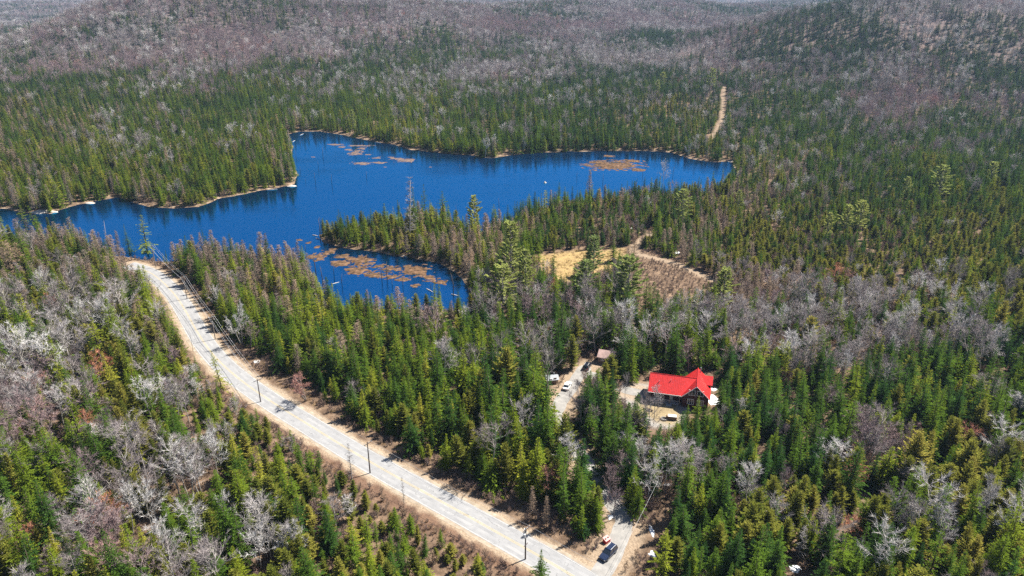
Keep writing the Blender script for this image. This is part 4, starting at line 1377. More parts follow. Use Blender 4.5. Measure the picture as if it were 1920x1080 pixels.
# rear dormer on the sunny slope
DB, DH, DP = 8.2, 2.1, 6.35
slope = (EP - EA) / (HW / 2)
DE = DP - DH * .85
d0, d1 = HW / 2 + (EP - DP) / slope, HW / 2 + (EP - DE) / slope
dm = MB()
dm.slab([(d1, DB - DH, DE), (HW + .35, DB - DH, DE), (HW + .35, DB, DP), (d0, DB, DP)], .12)
dm.slab([(d1, DB + DH, DE), (d0, DB, DP), (HW + .35, DB, DP), (HW + .35, DB + DH, DE)], .12)
dorm = dm.build('dormer_roof', M['redroof'], house)
MB().add([(d1 - .3, DB - DH + .3, DE - .2), (HW - .1, DB - DH + .3, DE - .2), (HW - .1, DB + DH - .3, DE - .2), (d1 - .3, DB + DH - .3, DE - .2), (d1 - .3, DB, DP - .25), (HW - .1, DB, DP - .25),
          (HW - .1, DB - DH + .3, 3.0), (HW - .1, DB + DH - .3, 3.0)], [(6, 7, 2, 5, 1), (0, 1, 5, 4), (2, 3, 4, 5)]).build('dormer_wall', M['logwall'], house)
MB().tube([(HW / 2 + .7, HD - 1.2, EP - .7), (HW / 2 + .7, HD - 1.2, EP + .9)], .14, 8).build('chimney', M['greyroof'], main_roof)
for va_, vb_ in ((-HL * .7, .55), (-HL * .35, .7)):
    MB().tube([(va_, WB0 + WR * vb_, EA + (WPZ - EA) * vb_ - .1), (va_, WB0 + WR * vb_, EA + (WPZ - EA) * vb_ + .55)], .09, 7).build('vent_pipe', M['greyroof'], wing_roof)
# white rake boards
rk = MB()
for s0, s1 in (((-.04, EA - .02), (HW / 2, EP + .0)), ((HW + .04, EA - .02), (HW / 2, EP + .0))):
    rk.hexa([(s0[0], -.06, s0[1] - .22), (s1[0], -.06, s1[1] - .22), (s1[0], -.004, s1[1] - .22), (s0[0], -.004, s0[1] - .22)],
            [(s0[0], -.06, s0[1] + .02), (s1[0], -.06, s1[1] + .02), (s1[0], -.004, s1[1] + .02), (s0[0], -.004, s0[1] + .02)])
rk.build('rake_board', M['trim'], house)
MB().box(((-HL - .03) / 2, WB0 - .05, EA - .14), (HL, .08, .16)).build('eave_board', M['trim'], house)


def window(a, b, z, w, h, panes=2, parent=house):
    g = MB().box((a, b - .02, z), (w - .1, .06, h - .1)).build('window', M['glass'], parent)
    f = MB()
    for s in (-1, 1):
        f.box((a + s * (w / 2 - .06), b - .05, z), (.12, .1, h))
        f.box((a, b - .05, z + s * (h / 2 - .06)), (w - .24, .1, .12))
    f.build('frame', M['trim'], g)
    for i in range(1, panes):
        MB().box((a - w / 2 + w * i / panes, b - .055, z), (.09, .08, h - .24)).build('mullion', M['trim'], g)
    return g


fb = .55
window(2.75, fb, 4.75, 1.75, 1.65)
window(HW - 2.75, fb, 4.75, 1.75, 1.65)
window(2.6, fb, 1.95, 1.75, 1.7, 3)
window(HW - 2.5, fb, 1.95, 1.75, 1.7, 3)
wbp = WB0 + 2.3
window(-1.1, wbp, 2.2, 1.6, 1.3)
window(-3.9, wbp, 2.5, 1.0, .9, 1)
window(-6.6, wbp, 2.2, 1.4, 1.2)
dr = MB().box((-2.6, wbp - .03, 1.55), (.95, .08, 2.1)).build('door', M['trim'], house)
MB().tube([(-2.25, wbp - .14, 1.5), (-2.25, wbp - .05, 1.5)], .04, 6).build('handle', M['glass'], dr)
dk = MB().box((-HL / 2 - .1, WB0 + 1.2, .33), (HL - .9, 2.1, .18)).build('porch_deck', M['deck'], house)
for a in (-HL + .7, -HL * .66, -HL * .33, -.3):
    MB().box((a, WB0 + .28, 1.85), (.16, .16, 2.86)).build('porch_post', M['plank'], house)
rl = MB().box((-HL / 2, WB0 + .28, 1.35), (HL - 1.2, .08, .1)).build('railing', M['deck'], house)
k = -HL + .9
while k < -.4:
    MB().box((k, WB0 + .28, .86), (.05, .05, .88)).build('baluster', M['deck'], rl)
    k += .33
MB().box((-3.0, WB0 - .35, .12), (1.5, .9, .24)).build('step', M['deck'], house)

# ------------------------------------------------------------------ cabin and shed among the trees
def small_building(name, p, rz, L, Wd, e, pk, wallm, roofm, label):
    o = empty(name, (p[0], p[1], p[2]), rz)
    tag(o, label, 'cabin' if 'cabin' in name else 'shed')
    MB().add([(-L / 2, -Wd / 2, -.4), (L / 2, -Wd / 2, -.4), (L / 2, Wd / 2, -.4), (-L / 2, Wd / 2, -.4), (-L / 2, -Wd / 2, e), (L / 2, -Wd / 2, e), (L / 2, Wd / 2, e), (-L / 2, Wd / 2, e), (-L / 2, 0, pk - .12), (L / 2, 0, pk - .12)],
             [(0, 1, 5, 4), (2, 3, 7, 6), (1, 2, 6, 9, 5), (3, 0, 4, 8, 7)]).build('wall', wallm, o)
    r = MB()
    ov = .35
    dz = (pk - e) / (Wd / 2) * ov
    r.slab([(-L / 2 - ov, -Wd / 2 - ov, e - dz), (L / 2 + ov, -Wd / 2 - ov, e - dz), (L / 2 + ov, 0, pk), (-L / 2 - ov, 0, pk)], .1)
    r.slab([(L / 2 + ov, Wd / 2 + ov, e - dz), (-L / 2 - ov, Wd / 2 + ov, e - dz), (-L / 2 - ov, 0, pk), (L / 2 + ov, 0, pk)], .1)
    rf = r.build('roof', roofm, o)
    MB().box((L * .22, -Wd / 2 - .03, 1.0), (.9, .08, 2.0)).build('door', M['plank'], o)
    window(-L * .2, -Wd / 2 - .02, 1.4, 1.0, .9, 2, o)
    MB().tube([(L * .25, Wd * .2, pk - .6), (L * .25, Wd * .2, pk + .5)], .12, 7).build('stovepipe', M['greyroof'], rf)
    return o


small_building('forest_cabin', gpoint(1138, 677), R(-22), 4.6, 4.0, 2.3, 3.7, M['plank'], M['pinkroof'], 'small cabin with a pale pinkish roof hidden in trees beyond the parked black car')
small_building('storage_shed', gpoint(1034, 717), R(10), 3.2, 2.6, 1.6, 2.2, M['plank'], M['greyroof'], 'low shed with a pale grey metal roof in bare trees beside the white car')


# ------------------------------------------------------------------ parked cars
def car(p, q, col, style, label, name='parked_car'):
    """p: middle of the car, q: a point ahead of it."""
    ang = math.atan2(q[1] - p[1], q[0] - p[0])
    o = empty(name, (float(p[0]), float(p[1]), .16), ang)
    tag(o, label, 'car', 'cars parked along the driveway')
    pm = paint(name + '_paint', col, .28, spec=.6, coat=.6)
    L, Wd, bh, rh = dict(suv=(4.75, 1.86, .98, 1.70), sedan=(4.65, 1.80, .86, 1.44))[style]
    # lower body, lofted along its length: (x, bottom, top, half width)
    st = [(-L / 2, .42, bh - .12, .70), (-L / 2 + .12, .28, bh - .02, .86), (-L * .28, .22, bh + .02, .93), (0, .22, bh + .02, .93), (L * .16, .22, bh, .93), (L * .34, .24, bh - .10, .90), (L / 2 - .12, .28, bh - .22, .82), (L / 2, .40, bh - .34, .66)]
    b = MB()
    vs, fs = [], []
    for x, z0, z1, hw in st:
        hw *= Wd / 1.86
        vs += [(x, -hw * .92, z0), (x, -hw, z0 + .22), (x, -hw, z1 - .14), (x, -hw * .88, z1), (x, hw * .88, z1), (x, hw, z1 - .14), (x, hw, z0 + .22), (x, hw * .92, z0)]
    for i in range(len(st) - 1):
        fs += [(i * 8 + k, i * 8 + (k + 1) % 8, (i + 1) * 8 + (k + 1) % 8, (i + 1) * 8 + k) for k in range(8)]
    fs += [tuple(range(7, -1, -1)), tuple(range((len(st) - 1) * 8, len(st) * 8))]
    b.add(vs, fs)
    body = b.build('body', pm, o)
    # glass house and roof
    hw = Wd / 2
    if style == 'suv':
        x0, x1, r0, r1 = -L / 2 + .10, L * .20, -L / 2 + .42, L * .03
    else:
        x0, x1, r0, r1 = -L / 2 + .62, L * .20, -L / 2 + 1.25, L * .02
    gl = MB().hexa([(x0, -hw * .90, bh - .03), (x1, -hw * .90, bh - .03), (x1, hw * .90, bh - .03), (x0, hw * .90, bh - .03)],
                   [(r0, -hw * .72, rh - .06), (r1, -hw * .72, rh - .06), (r1, hw * .72, rh - .06), (r0, hw * .72, rh - .06)]).build('window_glass', M['glass'], o)
    MB().hexa([(r0 - .05, -hw * .75, rh - .07), (r1 + .06, -hw * .75, rh - .07), (r1 + .06, hw * .75, rh - .07), (r0 - .05, hw * .75, rh - .07)],
              [(r0 + .05, -hw * .66, rh), (r1 - .05, -hw * .66, rh), (r1 - .05, hw * .66, rh), (r0 + .05, hw * .66, rh)]).build('roof', pm, o)
    for s in (-1, 1):
        for xa, xb in (((x0 * .45 + x1 * .55), (r0 * .45 + r1 * .55)), (x0 + .05, r0 + .02), (x1 - .03, r1)):
            MB().tube([(xa, s * hw * .905, bh - .03), (xb, s * hw * .735, rh - .05)], .045, 4).build('pillar', pm, o)
        if style == 'suv':
            MB().tube([(r0 + .2, s * hw * .60, rh + .05), (r1 - .15, s * hw * .60, rh + .05)], .03, 5).build('roof_rail', M['trim'], o)
        MB().box((x1 - .25, s * (hw + .07), bh + .06), (.14, .18, .14)).build('mirror', pm, o)
        MB().box((L / 2 - .12, s * hw * .62, bh - .36), (.16, .34, .13)).build('headlight', M['trim'], o)
        MB().box((-L / 2 + .05, s * hw * .72, bh - .2), (.10, .24, .2)).build('taillight', M['redroof'], o)
        for wx in (-L * .30, L * .30):
            t = MB().tube([(wx, s * (hw - .21), .33), (wx, s * (hw + .01), .33)], .34, 14).build('wheel', M['rubber'], o)
            MB().tube([(wx, s * (hw - .02), .33), (wx, s * (hw + .025), .33)], .21, 10).build('rim', M['greyroof'], t)
    MB().box((L / 2 - .02, 0, .42), (.08, Wd * .74, .16)).build('bumper', M['rubber'], o)
    MB().box((-L / 2 + .02, 0, .46), (.08, Wd * .74, .16)).build('bumper', M['rubber'], o)
    return o


M['rubber'] = paint('black_rubber', (.018, .018, .02), .8)
car(gz(1140, 1042), gz(1127, 1055), (.008, .016, .045), 'suv', 'dark blue estate car with light roof rails parked at the driveway mouth')
car(gz(1063.5, 727), gz(1070, 716), (.80, .80, .80), 'sedan', 'white car parked halfway up the driveway')
car(gz(1101, 690), gz(1107, 680), (.006, .008, .016), 'suv', 'black car parked in shade at the upper end of the driveway')

# ------------------------------------------------------------------ things around the driveway and the lawn
M['binred'] = paint('red_bin_paint', (.50, .03, .03), .55, noise=.12)
M['binlid'] = paint('faded_red_lid', (.62, .25, .24), .6, noise=.15)
p = gz(1137, 1017)
o = empty('roadside_bin', (float(p[0]), float(p[1]), .1), R(40))
o.scale = (.85, .85, .85)
tag(o, 'red wooden refuse box with a sloping lid beside the dark blue car', 'bin')
MB().hexa([(-.8, -.55, 0), (.8, -.55, 0), (.8, .55, 0), (-.8, .55, 0)], [(-.8, -.55, 1.0), (.8, -.55, 1.0), (.8, .55, 1.35), (-.8, .55, 1.35)]).build('box', M['binred'], o)
for s in (-1, 1):
    ld = MB().slab([(s * .43 - .42, -.66, 1.01), (s * .43 + .42, -.66, 1.01), (s * .43 + .42, .62, 1.42), (s * .43 - .42, .62, 1.42)], .05).build('lid', M['binlid'], o)
    MB().box((s * .43, -.05, 1.26), (.34, .34, .08)).build('handle', M['rubber'], ld)
p = gz(1114, 1031)
o = empty('marker_stake', (float(p[0]), float(p[1]), .1), R(30))
tag(o, 'short leaning white stake on the verge near the red box', 'stake')
MB().tube([(0, 0, -.2), (.5, .1, .9)], .06, 5).build('post', M['trim'], o)
MB().tube([(-.02, 0, .01), (.10, .02, .25)], .075, 5).build('band', M['binred'], o)

p = gpoint(1259, 788)
o = empty('firewood_pile', tuple(p), R(-12))
tag(o, 'firewood pile under a white sheet at the edge of the yellow lawn', 'woodpile')
rl_ = random.Random(4)
M['logend'] = paint('split_log', (.26, .18, .12), .85, noise=.25)
for row in range(4):
    for k in range(9 - row % 2):
        MB().tube([(-1.35 + .33 * k + .16 * (row % 2), -.45 + rl_.uniform(-.05, .05), .16 + .27 * row), (-1.35 + .33 * k + .16 * (row % 2), .45, .16 + .27 * row)], .15, 7).build('log', M['logend'], o)
MB().slab([(-1.0, -.55, 1.16), (1.2, -.55, 1.16), (1.2, .5, 1.24), (-1.0, .5, 1.24)], .05).build('cover_sheet', M['trim'], o)
p = gpoint(1245, 788)
o = empty('fire_pit', tuple(p))
tag(o, 'round stone fire pit beside the firewood pile', 'fire pit')
M['stone'] = paint('grey_stone', (.20, .19, .18), .9, noise=.25, scale=4)
M['ash'] = paint('fire_ash', (.05, .048, .046), .95)
for k in range(10):
    a = k * .628
    MB().box((.75 * math.cos(a), .75 * math.sin(a), .17), (.42, .34, .4), a).build('stone', M['stone'], o)
MB().tube([(0, 0, .0), (0, 0, .12)], .62, 12).build('ash_bed', M['ash'], o)
p = gpoint(1214, 771)
o = empty('garden_bench', tuple(p), R(-28))
tag(o, 'weathered wooden log bench at the shaded end of the lawn', 'bench')
MB().tube([(-1.5, 0, .45), (1.5, .05, .45)], .17, 7).build('seat', M['plank'], o)
for s in (-1, 1):
    MB().box((s * 1.1, 0, .15), (.2, .4, .36)).build('leg', M['plank'], o)

# ------------------------------------------------------------------ snow, rocks, driftwood
M['snow'] = paint('old_snow', (.82, .84, .87), .6, spec=.2, noise=.06, scale=1.5)


def blob(name, p, hw, hd, ht, mat, seed, parent=None, rot=0.0, rough=.35, flat=False):
    r_ = np.random.default_rng(seed)
    na, nr = 22, 6
    a = np.arange(na) / na * 2 * math.pi
    out = 1 + rough * (np.interp(np.arange(na) / na * 8, np.arange(9), np.r_[v_ := r_.uniform(-1, 1, 8), v_[0]]) + .35 * r_.uniform(-1, 1, na))
    vs, fs = [(0, 0, ht)], []
    for i in range(1, nr + 1):
        t = i / nr
        for k in range(na):
            zz = ht * (1 - t ** (4 if flat else 2)) * (1 + .5 * r_.uniform(-1, 1)) - (.12 if i == nr else 0)
            vs.append((math.cos(a[k]) * hw * t * out[k], math.sin(a[k]) * hd * t * out[k], zz))
    fs += [(0, 1 + k, 1 + (k + 1) % na) for k in range(na)]
    for i in range(nr - 1):
        b0 = 1 + i * na
        fs += [(b0 + k, b0 + na + k, b0 + na + (k + 1) % na, b0 + (k + 1) % na) for k in range(na)]
    o = MB().add(vs, fs).build(name, mat, parent, tuple(float(c) for c in p), True)
    o.rotation_euler = (0, 0, rot)
    return o


for i, (x, y, hw, hd, lb) in enumerate(SNOW):
    tag(blob('snow_patch', gpoint(x, y), hw, hd, .22, M['snow'], 300 + i, rough=.5), lb, 'snow patch', 'old snow patches', 'thing')
M['palerock'] = paint('pale_rock', (.50, .44, .38), .85, noise=.25, scale=.8, bump=.4)
for i, (x, y, hw, hd, ht, lb) in enumerate([(82, 398, 6.5, 3.0, 1.0, 'flat pale rock slab on the shore of the lake arm'), (168, 381, 3.0, 1.2, .5, 'low pale rock on the shore beyond the slab'),
                                              (1022, 343, .9, .7, .8, 'lone white rock standing out of the open lake'), (1372, 303, 4.0, 1.6, .5, 'pale rock at the far end of the lake'),
                                              (548, 349, 2.5, 1.4, .6, 'pale rock at the point across the lake'), (1158, 925, .9, .8, .8, 'boulder on the bank at the driveway bend'), (1164, 934, .7, .6, .6, 'smaller boulder below the one on the bank')]):
    p = gz(x, y, WATER_Z) if y < 500 else gpoint(x, y)
    tag(blob('shore_rock' if y < 500 else 'boulder', p, hw, hd, ht, M['palerock'], 340 + i, rough=.3), lb, 'rock')
M['drift'] = paint('bleached_driftwood', (.55, .50, .45), .85, noise=.2, scale=3)
for i, (x0, y0, x1, y1, lb) in enumerate([(621, 534, 636, 530, 'white floating log near the small bay mouth'), (586, 441, 596, 443, 'bleached log off the tip of the peninsula'), (592, 447, 600, 449, 'short bleached log touching the peninsula tip'),
                                          (727, 474, 745, 477, 'bleached log on the inner peninsula shore'), (752, 479, 764, 483, 'second bleached log along the inner peninsula shore'), (560, 255, 572, 250, 'bleached log at the top of the far bay'),
                                          (546, 268, 556, 262, 'bleached log on the steep side of the far bay'), (545, 335, 553, 343, 'bleached log on the far point'), (500, 357, 520, 355, 'long driftwood on the far shore beside the point'),
                                          (700, 266, 716, 269, 'driftwood beside the rusty weed mats'), (945, 291, 962, 289, 'driftwood on the far shore at its nearest bend'), (1060, 285, 1080, 284, 'driftwood on the far shore facing the lone rock'),
                                          (800, 542, 812, 549, 'pale fallen trunk reaching into the small bay'), (846, 552, 860, 556, 'pale fallen trunk at the inner end of the small bay'), (738, 412, 752, 408, 'bleached log on the outer shore of the peninsula')]):
    a, b = gz(x0, y0, WATER_Z), gz(x1, y1, WATER_Z)
    mid = (a + b) / 2
    d = (b - a) / 2
    d *= min(1.0, 3.2 / np.linalg.norm(d))
    o = MB().tube([tuple(-d + [0, 0, .1]), (0, 0, .22), tuple(d + [0, 0, .25])], [.2, .17, .07], 6).build('driftwood_log', M['drift'], None, tuple(mid), True)
    tag(o, lb, 'log', 'driftwood logs')

# ------------------------------------------------------------------ weed mats in the lake, drowned snags
M['mat'] = paint('bog_mat', (.125, .075, .045), .95, spec=.05, noise=.75, scale=.45, bump=.6)
M['palemat'] = paint('pale_bog_mat', (.14, .10, .085), .95, spec=.05, noise=.6, scale=.5, bump=.4)
MATS = []
z4 = [(165, 375, 130, 70), (110, 358, 70, 40), (345, 420, 150, 60), (245, 335, 120, 50), (300, 300, 70, 22), (355, 365, 150, 40), (535, 398, 190, 75), (490, 478, 220, 66), (640, 520, 220, 66), (770, 470, 190, 60), (690, 445, 150, 36), (985, 490, 270, 100),
      (930, 455, 110, 40), (1095, 545, 110, 50), (1200, 578, 160, 52), (980, 615, 80, 36), (790, 535, 190, 40), (155, 285, 45, 22), (92, 250, 45, 18), (15, 226, 45, 14), (430, 380, 120, 30), (880, 560, 120, 30)]
for x, y, w, h in z4:
    MATS.append((560 + x / 4.5, 400 + y / 4.5, w / 4.5, h / 4.5, 0))
z5 = [(585, 230, 130, 14), (790, 240, 210, 12), (760, 295, 110, 50), (790, 388, 190, 24), (925, 342, 100, 16), (950, 383, 130, 16), (1165, 362, 170, 34), (1050, 335, 60, 10), (1090, 350, 110, 14), (690, 275, 70, 14), (640, 250, 60, 12), (850, 315, 60, 12),
      (800, 260, 90, 14), (390, 335, 40, 8), (1380, 420, 40, 6), (1000, 420, 40, 7), (270, 1035, 60, 16), (355, 1060, 50, 16)]
for x, y, w, h in z5:
    MATS.append((500 + x / 4.5, 220 + y / 4.5, w / 4.5, h / 4.5, 1 if y < 500 else 0))
MATS += [(1150, 310, 104, 18, 0), (1185, 302, 40, 6, 0), (1118, 304, 36, 5, 0), (1140, 293, 22, 4, 0), (1195, 318, 30, 6, 0)]
ORD = ['first', 'second', 'third', 'fourth', 'fifth', 'sixth', 'seventh', 'eighth', 'ninth', 'tenth', 'eleventh', 'twelfth', 'thirteenth', 'fourteenth', 'fifteenth', 'sixteenth', 'seventeenth', 'eighteenth', 'nineteenth', 'twentieth',
       'twenty-first', 'twenty-second', 'twenty-third', 'twenty-fourth', 'twenty-fifth', 'twenty-sixth', 'twenty-seventh', 'twenty-eighth', 'twenty-ninth', 'thirtieth', 'thirty-first', 'thirty-second', 'thirty-third', 'thirty-fourth', 'thirty-fifth', 'thirty-sixth',
       'thirty-seventh', 'thirty-eighth', 'thirty-ninth', 'fortieth']
def ragged(name, c, hw, hd, top, mat, seed):
    """Floating mat: a sheet of small cells kept where a noise field is high, so that edges fray and pools stay open."""
    st = .32
    xs = np.arange(-hw * 1.25, hw * 1.25 + st, st)
    ys = np.arange(-hd * 1.25, hd * 1.25 + st, st)
    gx, gy = np.meshgrid(xs, ys)
    fld = .74 - np.hypot(gx / hw, gy / hd) + 2.0 * (fbm((gx + c[0]) / 2.4, (gy + c[1]) / 1.7, seed) - .42) + .8 * (fbm((gx + c[0]) / .8, (gy + c[1]) / .7, seed + 5) - .5)
    z = np.where(fld > 0, np.minimum(fld, .5) * 2 * top + .02, -.25)
    ny, nx = gx.shape
    idx = np.arange(nx * ny).reshape(ny, nx)
    q = np.stack([idx[:-1, :-1], idx[:-1, 1:], idx[1:, 1:], idx[1:, :-1]], -1).reshape(-1, 4)
    q = q[(fld.ravel()[q] > -.05).sum(1) >= 2]
    if not len(q):
        return blob(name, c, hw, hd, top, mat, seed, flat=True)
    used, inv = np.unique(q, return_inverse=True)
    v = np.c_[gx.ravel(), gy.ravel(), z.ravel()][used]
    return link(name, np_mesh(name, v, [inv.reshape(-1, 4)], [mat]), None, tuple(float(k) for k in c))


tuft_pts = []
where = [('in the small bay', lambda q: q[1] > 420), ('in the far bay', lambda q: q[1] <= 420 and q[0] < 900), ('at the far end of the lake', lambda q: q[1] <= 420 and q[0] >= 900)]
for nm, test in where:
    sel = sorted([q for q in MATS if test(q)])
    for k, (x, y, w, h, pale) in enumerate(sel):
        c = gz(x, y, WATER_Z)
        e1, e2 = gz(x + w / 2, y, WATER_Z), gz(x, y - h / 2, WATER_Z)
        hw, hd = float(np.linalg.norm(e1 - c)), float(np.linalg.norm(e2 - c))
        big = 'broad' if w > 32 else 'small'
        o = ragged('bog_mat', (c[0], c[1], WATER_Z - .01), hw, hd, .14 if not pale else .05, M['palemat'] if pale else M['mat'], 400 + int(x) % 60)
        tag(o, '%s %s weed mat %s, %s from its left end' % (big, 'pinkish-grey' if pale else 'orange-brown', nm, ORD[k]), 'bog mat', 'floating weed mats ' + nm, 'thing')
        if not pale:
            m_ = int(hw * hd * 2.2)
            a = rng.uniform(0, 6.28, m_)
            q = np.sqrt(rng.random(m_)) * .7
            tuft_pts.append(np.c_[c[0] + np.cos(a) * q * hw, c[1] + np.sin(a) * q * hd, np.full(m_, WATER_Z + .05)])
tp = np.concatenate(tuft_pts)
m_ = len(tp)
hb = rng.uniform(.2, .5, m_)
instancer('mat_grass', 'grass', tp, np.c_[np.zeros((m_, 2)), rng.uniform(0, 6.28, m_)], np.c_[hb * 1.6, hb * 1.6, hb], rng.uniform(0, .8, m_), rng.integers(0, 99, m_), 'dry orange sedge growing on the floating weed mats', 'grass')

SNAGS = [(500 + x / 4.5, 220 + y / 4.5, 220 + t / 4.5, v) for x, y, t, v in [(282, 470, 415, 3), (250, 352, 285, 2), (238, 432, 345, 0), (437, 440, 372, 0), (476, 345, 250, 0), (414, 556, 462, 3), (552, 572, 478, 0), (843, 515, 452, 3), (331, 556, 518, 3),
                                                                          (1118, 870, 712, 0), (455, 905, 838, 2), (285, 240, 190, 1), (1625, 440, 395, 3), (340, 275, 245, 3), (1600, 830, 740, 0)]]
SNAGS += [(560 + x / 4.5, 400 + y / 4.5, 400 + t / 4.5, v) for x, y, t, v in [(155, 560, 338, 0), (203, 612, 440, 1), (300, 545, 425, 0), (705, 592, 440, 2), (748, 560, 408, 1), (830, 432, 382, 3), (886, 490, 428, 0), (1118, 655, 575, 1), (1302, 690, 500, 1),
                                                                              (1285, 520, 385, 1), (60, 330, 260, 2), (880, 640, 520, 1), (180, 230, 40, 3), (790, 620, 540, 2), (370, 620, 505, 1)]]
SNAGS += [(985, 395, 372, 0), (936, 395, 370, 0), (1205, 330, 312, 0), (1262, 330, 312, 1), (1082, 338, 322, 3), (1130, 345, 325, 0)]
for nm, test in where:
    sel = sorted([q for q in SNAGS if test(q)])
    for k, (x, y, yt, v) in enumerate(sel):
        p = gz(x, y, WATER_Z)
        hh = height_to(p, yt)
        word = ('branchy', 'bare')[v in (0, 3)]
        plant('snag', p, hh, 1.7 if hh > 5 else 2.4, .5, v, rng.uniform(0, 6), label='%s dark drowned trunk %s, %s from its left end' % (word, nm, ORD[k]))

# ------------------------------------------------------------------ power line
M['polewood'] = paint('pole_wood', (.085, .065, .055), .85, noise=.2, scale=3)
M['polewood2'] = paint('pale_pole_wood', (.24, .20, .165), .85, noise=.2, scale=3)
M['wire'] = paint('aluminium_wire', (.55, .56, .58), .5)
M['insul'] = paint('porcelain', (.62, .64, .66), .3)
POLES = [(293, 503, 460, 'utility pole at the lake end of the road', 0, 1), (351, 560, 518, 'second utility pole from the lake end of the road', 0, 1), (404, 637, 593, 'utility pole in the brown clearing beside the wires', 0, 1),
         (489, 755, 711, 'dark utility pole where the road straightens', 0, 0), (694, 887, 829, 'dark utility pole halfway along the road', 0, 0), (985, 1054, 989, 'utility pole with two pale transformers near the bottom edge', 2, 0)]
tops = []
for i, (x, y, yt, lb, ntr, pale) in enumerate(POLES):
    p = gpoint(x, y)
    hh = float(height_to(p, yt))
    nx = gpoint(*POLES[i + 1][:2]) if i + 1 < len(POLES) else p + (p - gpoint(*POLES[i - 1][:2]))
    pv = gpoint(*POLES[i - 1][:2]) if i else p - (nx - p)
    ang = math.atan2(nx[1] - pv[1], nx[0] - pv[0])
    o = empty('utility_pole', tuple(p), ang)
    tag(o, lb, 'utility pole', 'utility poles along the road')
    pm = M['polewood2' if pale else 'polewood']
    MB().tube([(0, 0, -.6), (0, 0, hh)], [.17, .11], 8).build('shaft', pm, o)
    arm = MB().box((.16, 0, hh - .35), (.12, 2.2, .13)).build('crossarm', pm, o)
    for s in (-.95, .35, .95):
        MB().tube([(.16, s, hh - .28), (.16, s, hh - .06)], .07, 6).build('insulator', M['insul'], arm)
    for k in range(ntr):
        tb = MB().tube([(-.36 * (1 if k else 0), -.42 + .84 * k, hh - 2.2 + .5 * k), (-.36 * (1 if k else 0), -.42 + .84 * k, hh - 1.3 + .5 * k)], .27, 10).build('transformer', M['insul'], o)
        MB().tube([(-.36 * (1 if k else 0), -.42 + .84 * k, hh - 1.3 + .5 * k), (-.36 * (1 if k else 0), -.42 + .84 * k, hh - 1.05 + .5 * k)], .05, 6).build('bushing', M['polewood'], tb)
    if ntr:
        MB().box((.1, 0, hh - 4.2), (.1, 1.3, .1)).build('lower_arm', pm, o)
    ca, sa = math.cos(ang), math.sin(ang)
    tops.append([np.array([p[0] + .16 * ca - s * sa, p[1] + .16 * sa + s * ca, p[2] + hh + dz]) for s, dz in ((-.95, -.06), (.35, -.06), (.95, -.06), (0.0, -1.6))])
# spans leave the picture at both ends
first = [t + (tops[0][3] - tops[1][3]) * [1, 1, 0] for t in tops[0]]
last = [t + (tops[-1][3] - tops[-2][3]) * [1, 1, 0] for t in tops[-1]]
spans = [(first, tops[0])] + list(zip(tops[:-1], tops[1:])) + [(tops[-1], last)]
span_nm = ['leaving toward the lake', 'over the lake-end curve', 'beside the brown clearing', 'crossing the road at the bend', 'along the middle of the road', 'along the lower road', 'leaving at the bottom edge']
wire_nm = ['outer', 'middle', 'inner', 'lowest']
for si, (a, b) in enumerate(spans):
    for w in range(4):
        if si == 0 or (w == 1 and si >= 4):
            continue
        pa, pb = a[w], b[w]
        mid = (pa + pb) / 2
        pts = [pa + (pb - pa) * t - [0, 0, 4 * .9 * t * (1 - t)] - mid for t in np.linspace(0, 1, 15)]
        o = MB().tube([tuple(q) for q in pts], .028 if si < 4 else .02, 4).build('overhead_wire', M['wire'], None, tuple(mid))
        tag(o, '%s overhead wire %s' % (wire_nm[w], span_nm[si]), 'wire', 'overhead wires')
p = gpoint(1229, 950)
o = empty('service_pole', tuple(p))
tag(o, 'thin wooden service pole hidden among bare trees above the driveway', 'utility pole')
MB().tube([(0, 0, -.5), (0, 0, 7.5)], [.13, .09], 7).build('shaft', M['polewood'], o)
MB().tube([(0, 0, 7.2), (0, -.25, 7.2)], .05, 6).build('insulator', M['insul'], o)
pa, pb = p + [0, -.25, 7.2], gz(1128, 1105, 8.5)
mid = (pa + pb) / 2
tag(MB().tube([tuple(pa + (pb - pa) * t - [0, 0, 4 * .5 * t * (1 - t)] - mid) for t in np.linspace(0, 1, 13)], .018, 4).build('service_wire', M['wire'], None, tuple(mid)), 'single pale wire hanging across the driveway', 'wire')

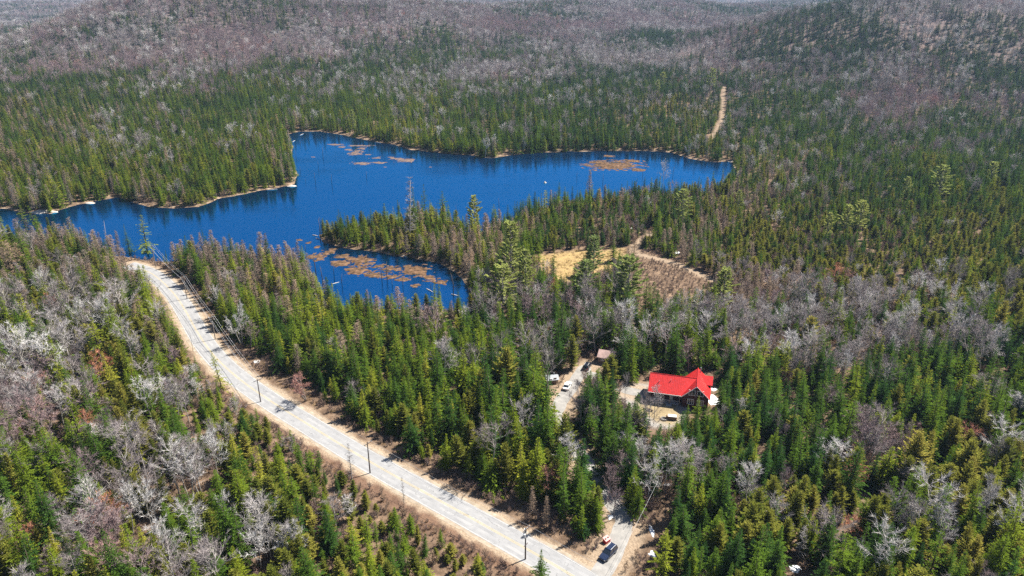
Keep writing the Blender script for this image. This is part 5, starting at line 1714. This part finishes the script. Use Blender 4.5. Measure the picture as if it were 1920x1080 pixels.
# ------------------------------------------------------------------ what each tree is called
LAND = [(489, 735, 'the pole where the road straightens'), (694, 860, 'the pole halfway along the road'), (985, 1020, 'the transformer pole'), (1139, 1035, 'the dark blue car'), (1118, 880, 'the shaded driveway bend'), (1063, 725, 'the white car'),
        (1101, 687, 'the black car'), (1275, 725, 'the red roof'), (1225, 735, 'the gravel yard'), (1252, 787, 'the firewood pile'), (1488, 1062, 'the bottom snow patch'), (1340, 750, 'the snow beside the house'), (404, 615, 'the pole in the brown clearing'), (351, 540, 'the second pole from the lake'),
        (293, 480, 'the pole at the lake end'), (1595, 1000, 'the orange maple in the right woods'), (1600, 895, 'the pinkish maple in the right woods'), (1820, 835, 'the red-tinged maple'), (1905, 840, 'the narrow spruce at the right edge'), (1565, 765, 'the pointed dark spruce right of the house'),
        (80, 680, 'the brightest birch at the left edge'), (190, 605, 'the paired pale birches'), (288, 760, 'the round birch in the left woods'), (415, 865, 'the tall slim white birch'), (270, 965, 'the leaning birch'), (372, 1000, 'the long-trunked grey birch'), (490, 1035, 'the round birch at the bottom edge'),
        (62, 1008, 'the orange maple in the bottom left'), (160, 980, 'the orange maple among dark spruces'), (575, 730, 'the orange bush at the road bend'), (1352, 545, 'the lone pine by the trail end'), (1174, 530, 'the blue-green broad pine'), (943, 545, 'the broad pine at the small bay'),
        (800, 960, 'the thin trunk by the ditch'), (640, 990, 'the ditch below the middle pole'), (1920, 1080, 'the bottom right corner'), (1750, 1040, 'the right half of the bottom edge'), (1400, 1075, 'the bottom edge between driveway and snow'), (1920, 700, 'the right edge'),
        (1672, 628, 'the snow in the birch stand'), (700, 560, 'the small bay'), (620, 500, 'the bay mouth'), (1450, 620, 'the grey birch stand'), (880, 760, 'the dense spruces between road and driveway'), (0, 850, 'the left edge'), (0, 560, 'the upper left edge'), (750, 700, 'the woods between road and bay'),
        (1000, 640, 'the mixed woods behind the white car'), (1720, 930, 'the cedars of the right woods'), (560, 900, 'the woods left of the middle pole'), (1400, 900, 'the young spruces below the house'), (1300, 960, 'the woods right of the driveway')]
KW = dict(spruce='spruce', cedar='cedar', birch='bare birch', maple='bare maple', larch='bare larch', pine='pine', dead='dead spruce', snag='snag')
COLW = dict(spruce=('dark green', 'green', 'yellow-green'), cedar=('dark olive', 'olive', 'pale olive'), birch=('brownish-grey', 'grey', 'whitish'), maple=('purplish', 'reddish-brown', 'orange-red'), larch=('grey-tan', 'tan', 'orange-tan'))
buckets = {}
for t in TREES:
    if t[6]:
        continue
    d = [((t[2] - l[0]) ** 2 + (1.2 * (t[3] - l[1])) ** 2, i) for i, l in enumerate(LAND)]
    dd, i = min(d)
    dx, dy = t[2] - LAND[i][0], t[3] - LAND[i][1]
    sec = ('right of' if dx > 0 else 'left of') if abs(dx) > abs(dy) * 1.1 else ('before' if dy > 0 else 'behind')
    buckets.setdefault((t[1], i, sec), []).append((dd, t))
for (kd, i, sec), v in buckets.items():
    v.sort(key=lambda q: q[0])
    for k, (_, t) in enumerate(v):
        cw = COLW[kd][0 if t[5] < .34 else 1 if t[5] < .62 else 2]
        hw_ = 'tall' if t[4] > HM[KN.index(kd)] * 1.12 else 'short' if t[4] < HM[KN.index(kd)] * .8 else 'mid-height'
        t[0]['label'] = '%s %s %s, %s %s %s' % (hw_, cw, KW[kd], (ORD[k] + ' one') if len(v) > 1 else 'only one', sec, LAND[i][2])
# ------------------------------------------------------------------ air
hz = MB().box((0, 4000, 60), (22000, 24000, 136)).build('haze', None)
hm, hn, hl = new_mat('haze_air')
ho = hn.new('ShaderNodeOutputMaterial')
hv = N(hn, 'ShaderNodeVolumePrincipled', Density=0.75e-4, Anisotropy=0.2)
hv.inputs['Color'].default_value = (0.50, 0.68, 1.0, 1)
hl.new(hv.outputs[0], ho.inputs['Volume'])
hz.data.materials.clear()
hz.data.materials.append(hm)
tag(hz, 'faint blue haze over the distant hills', 'haze', kind='stuff')
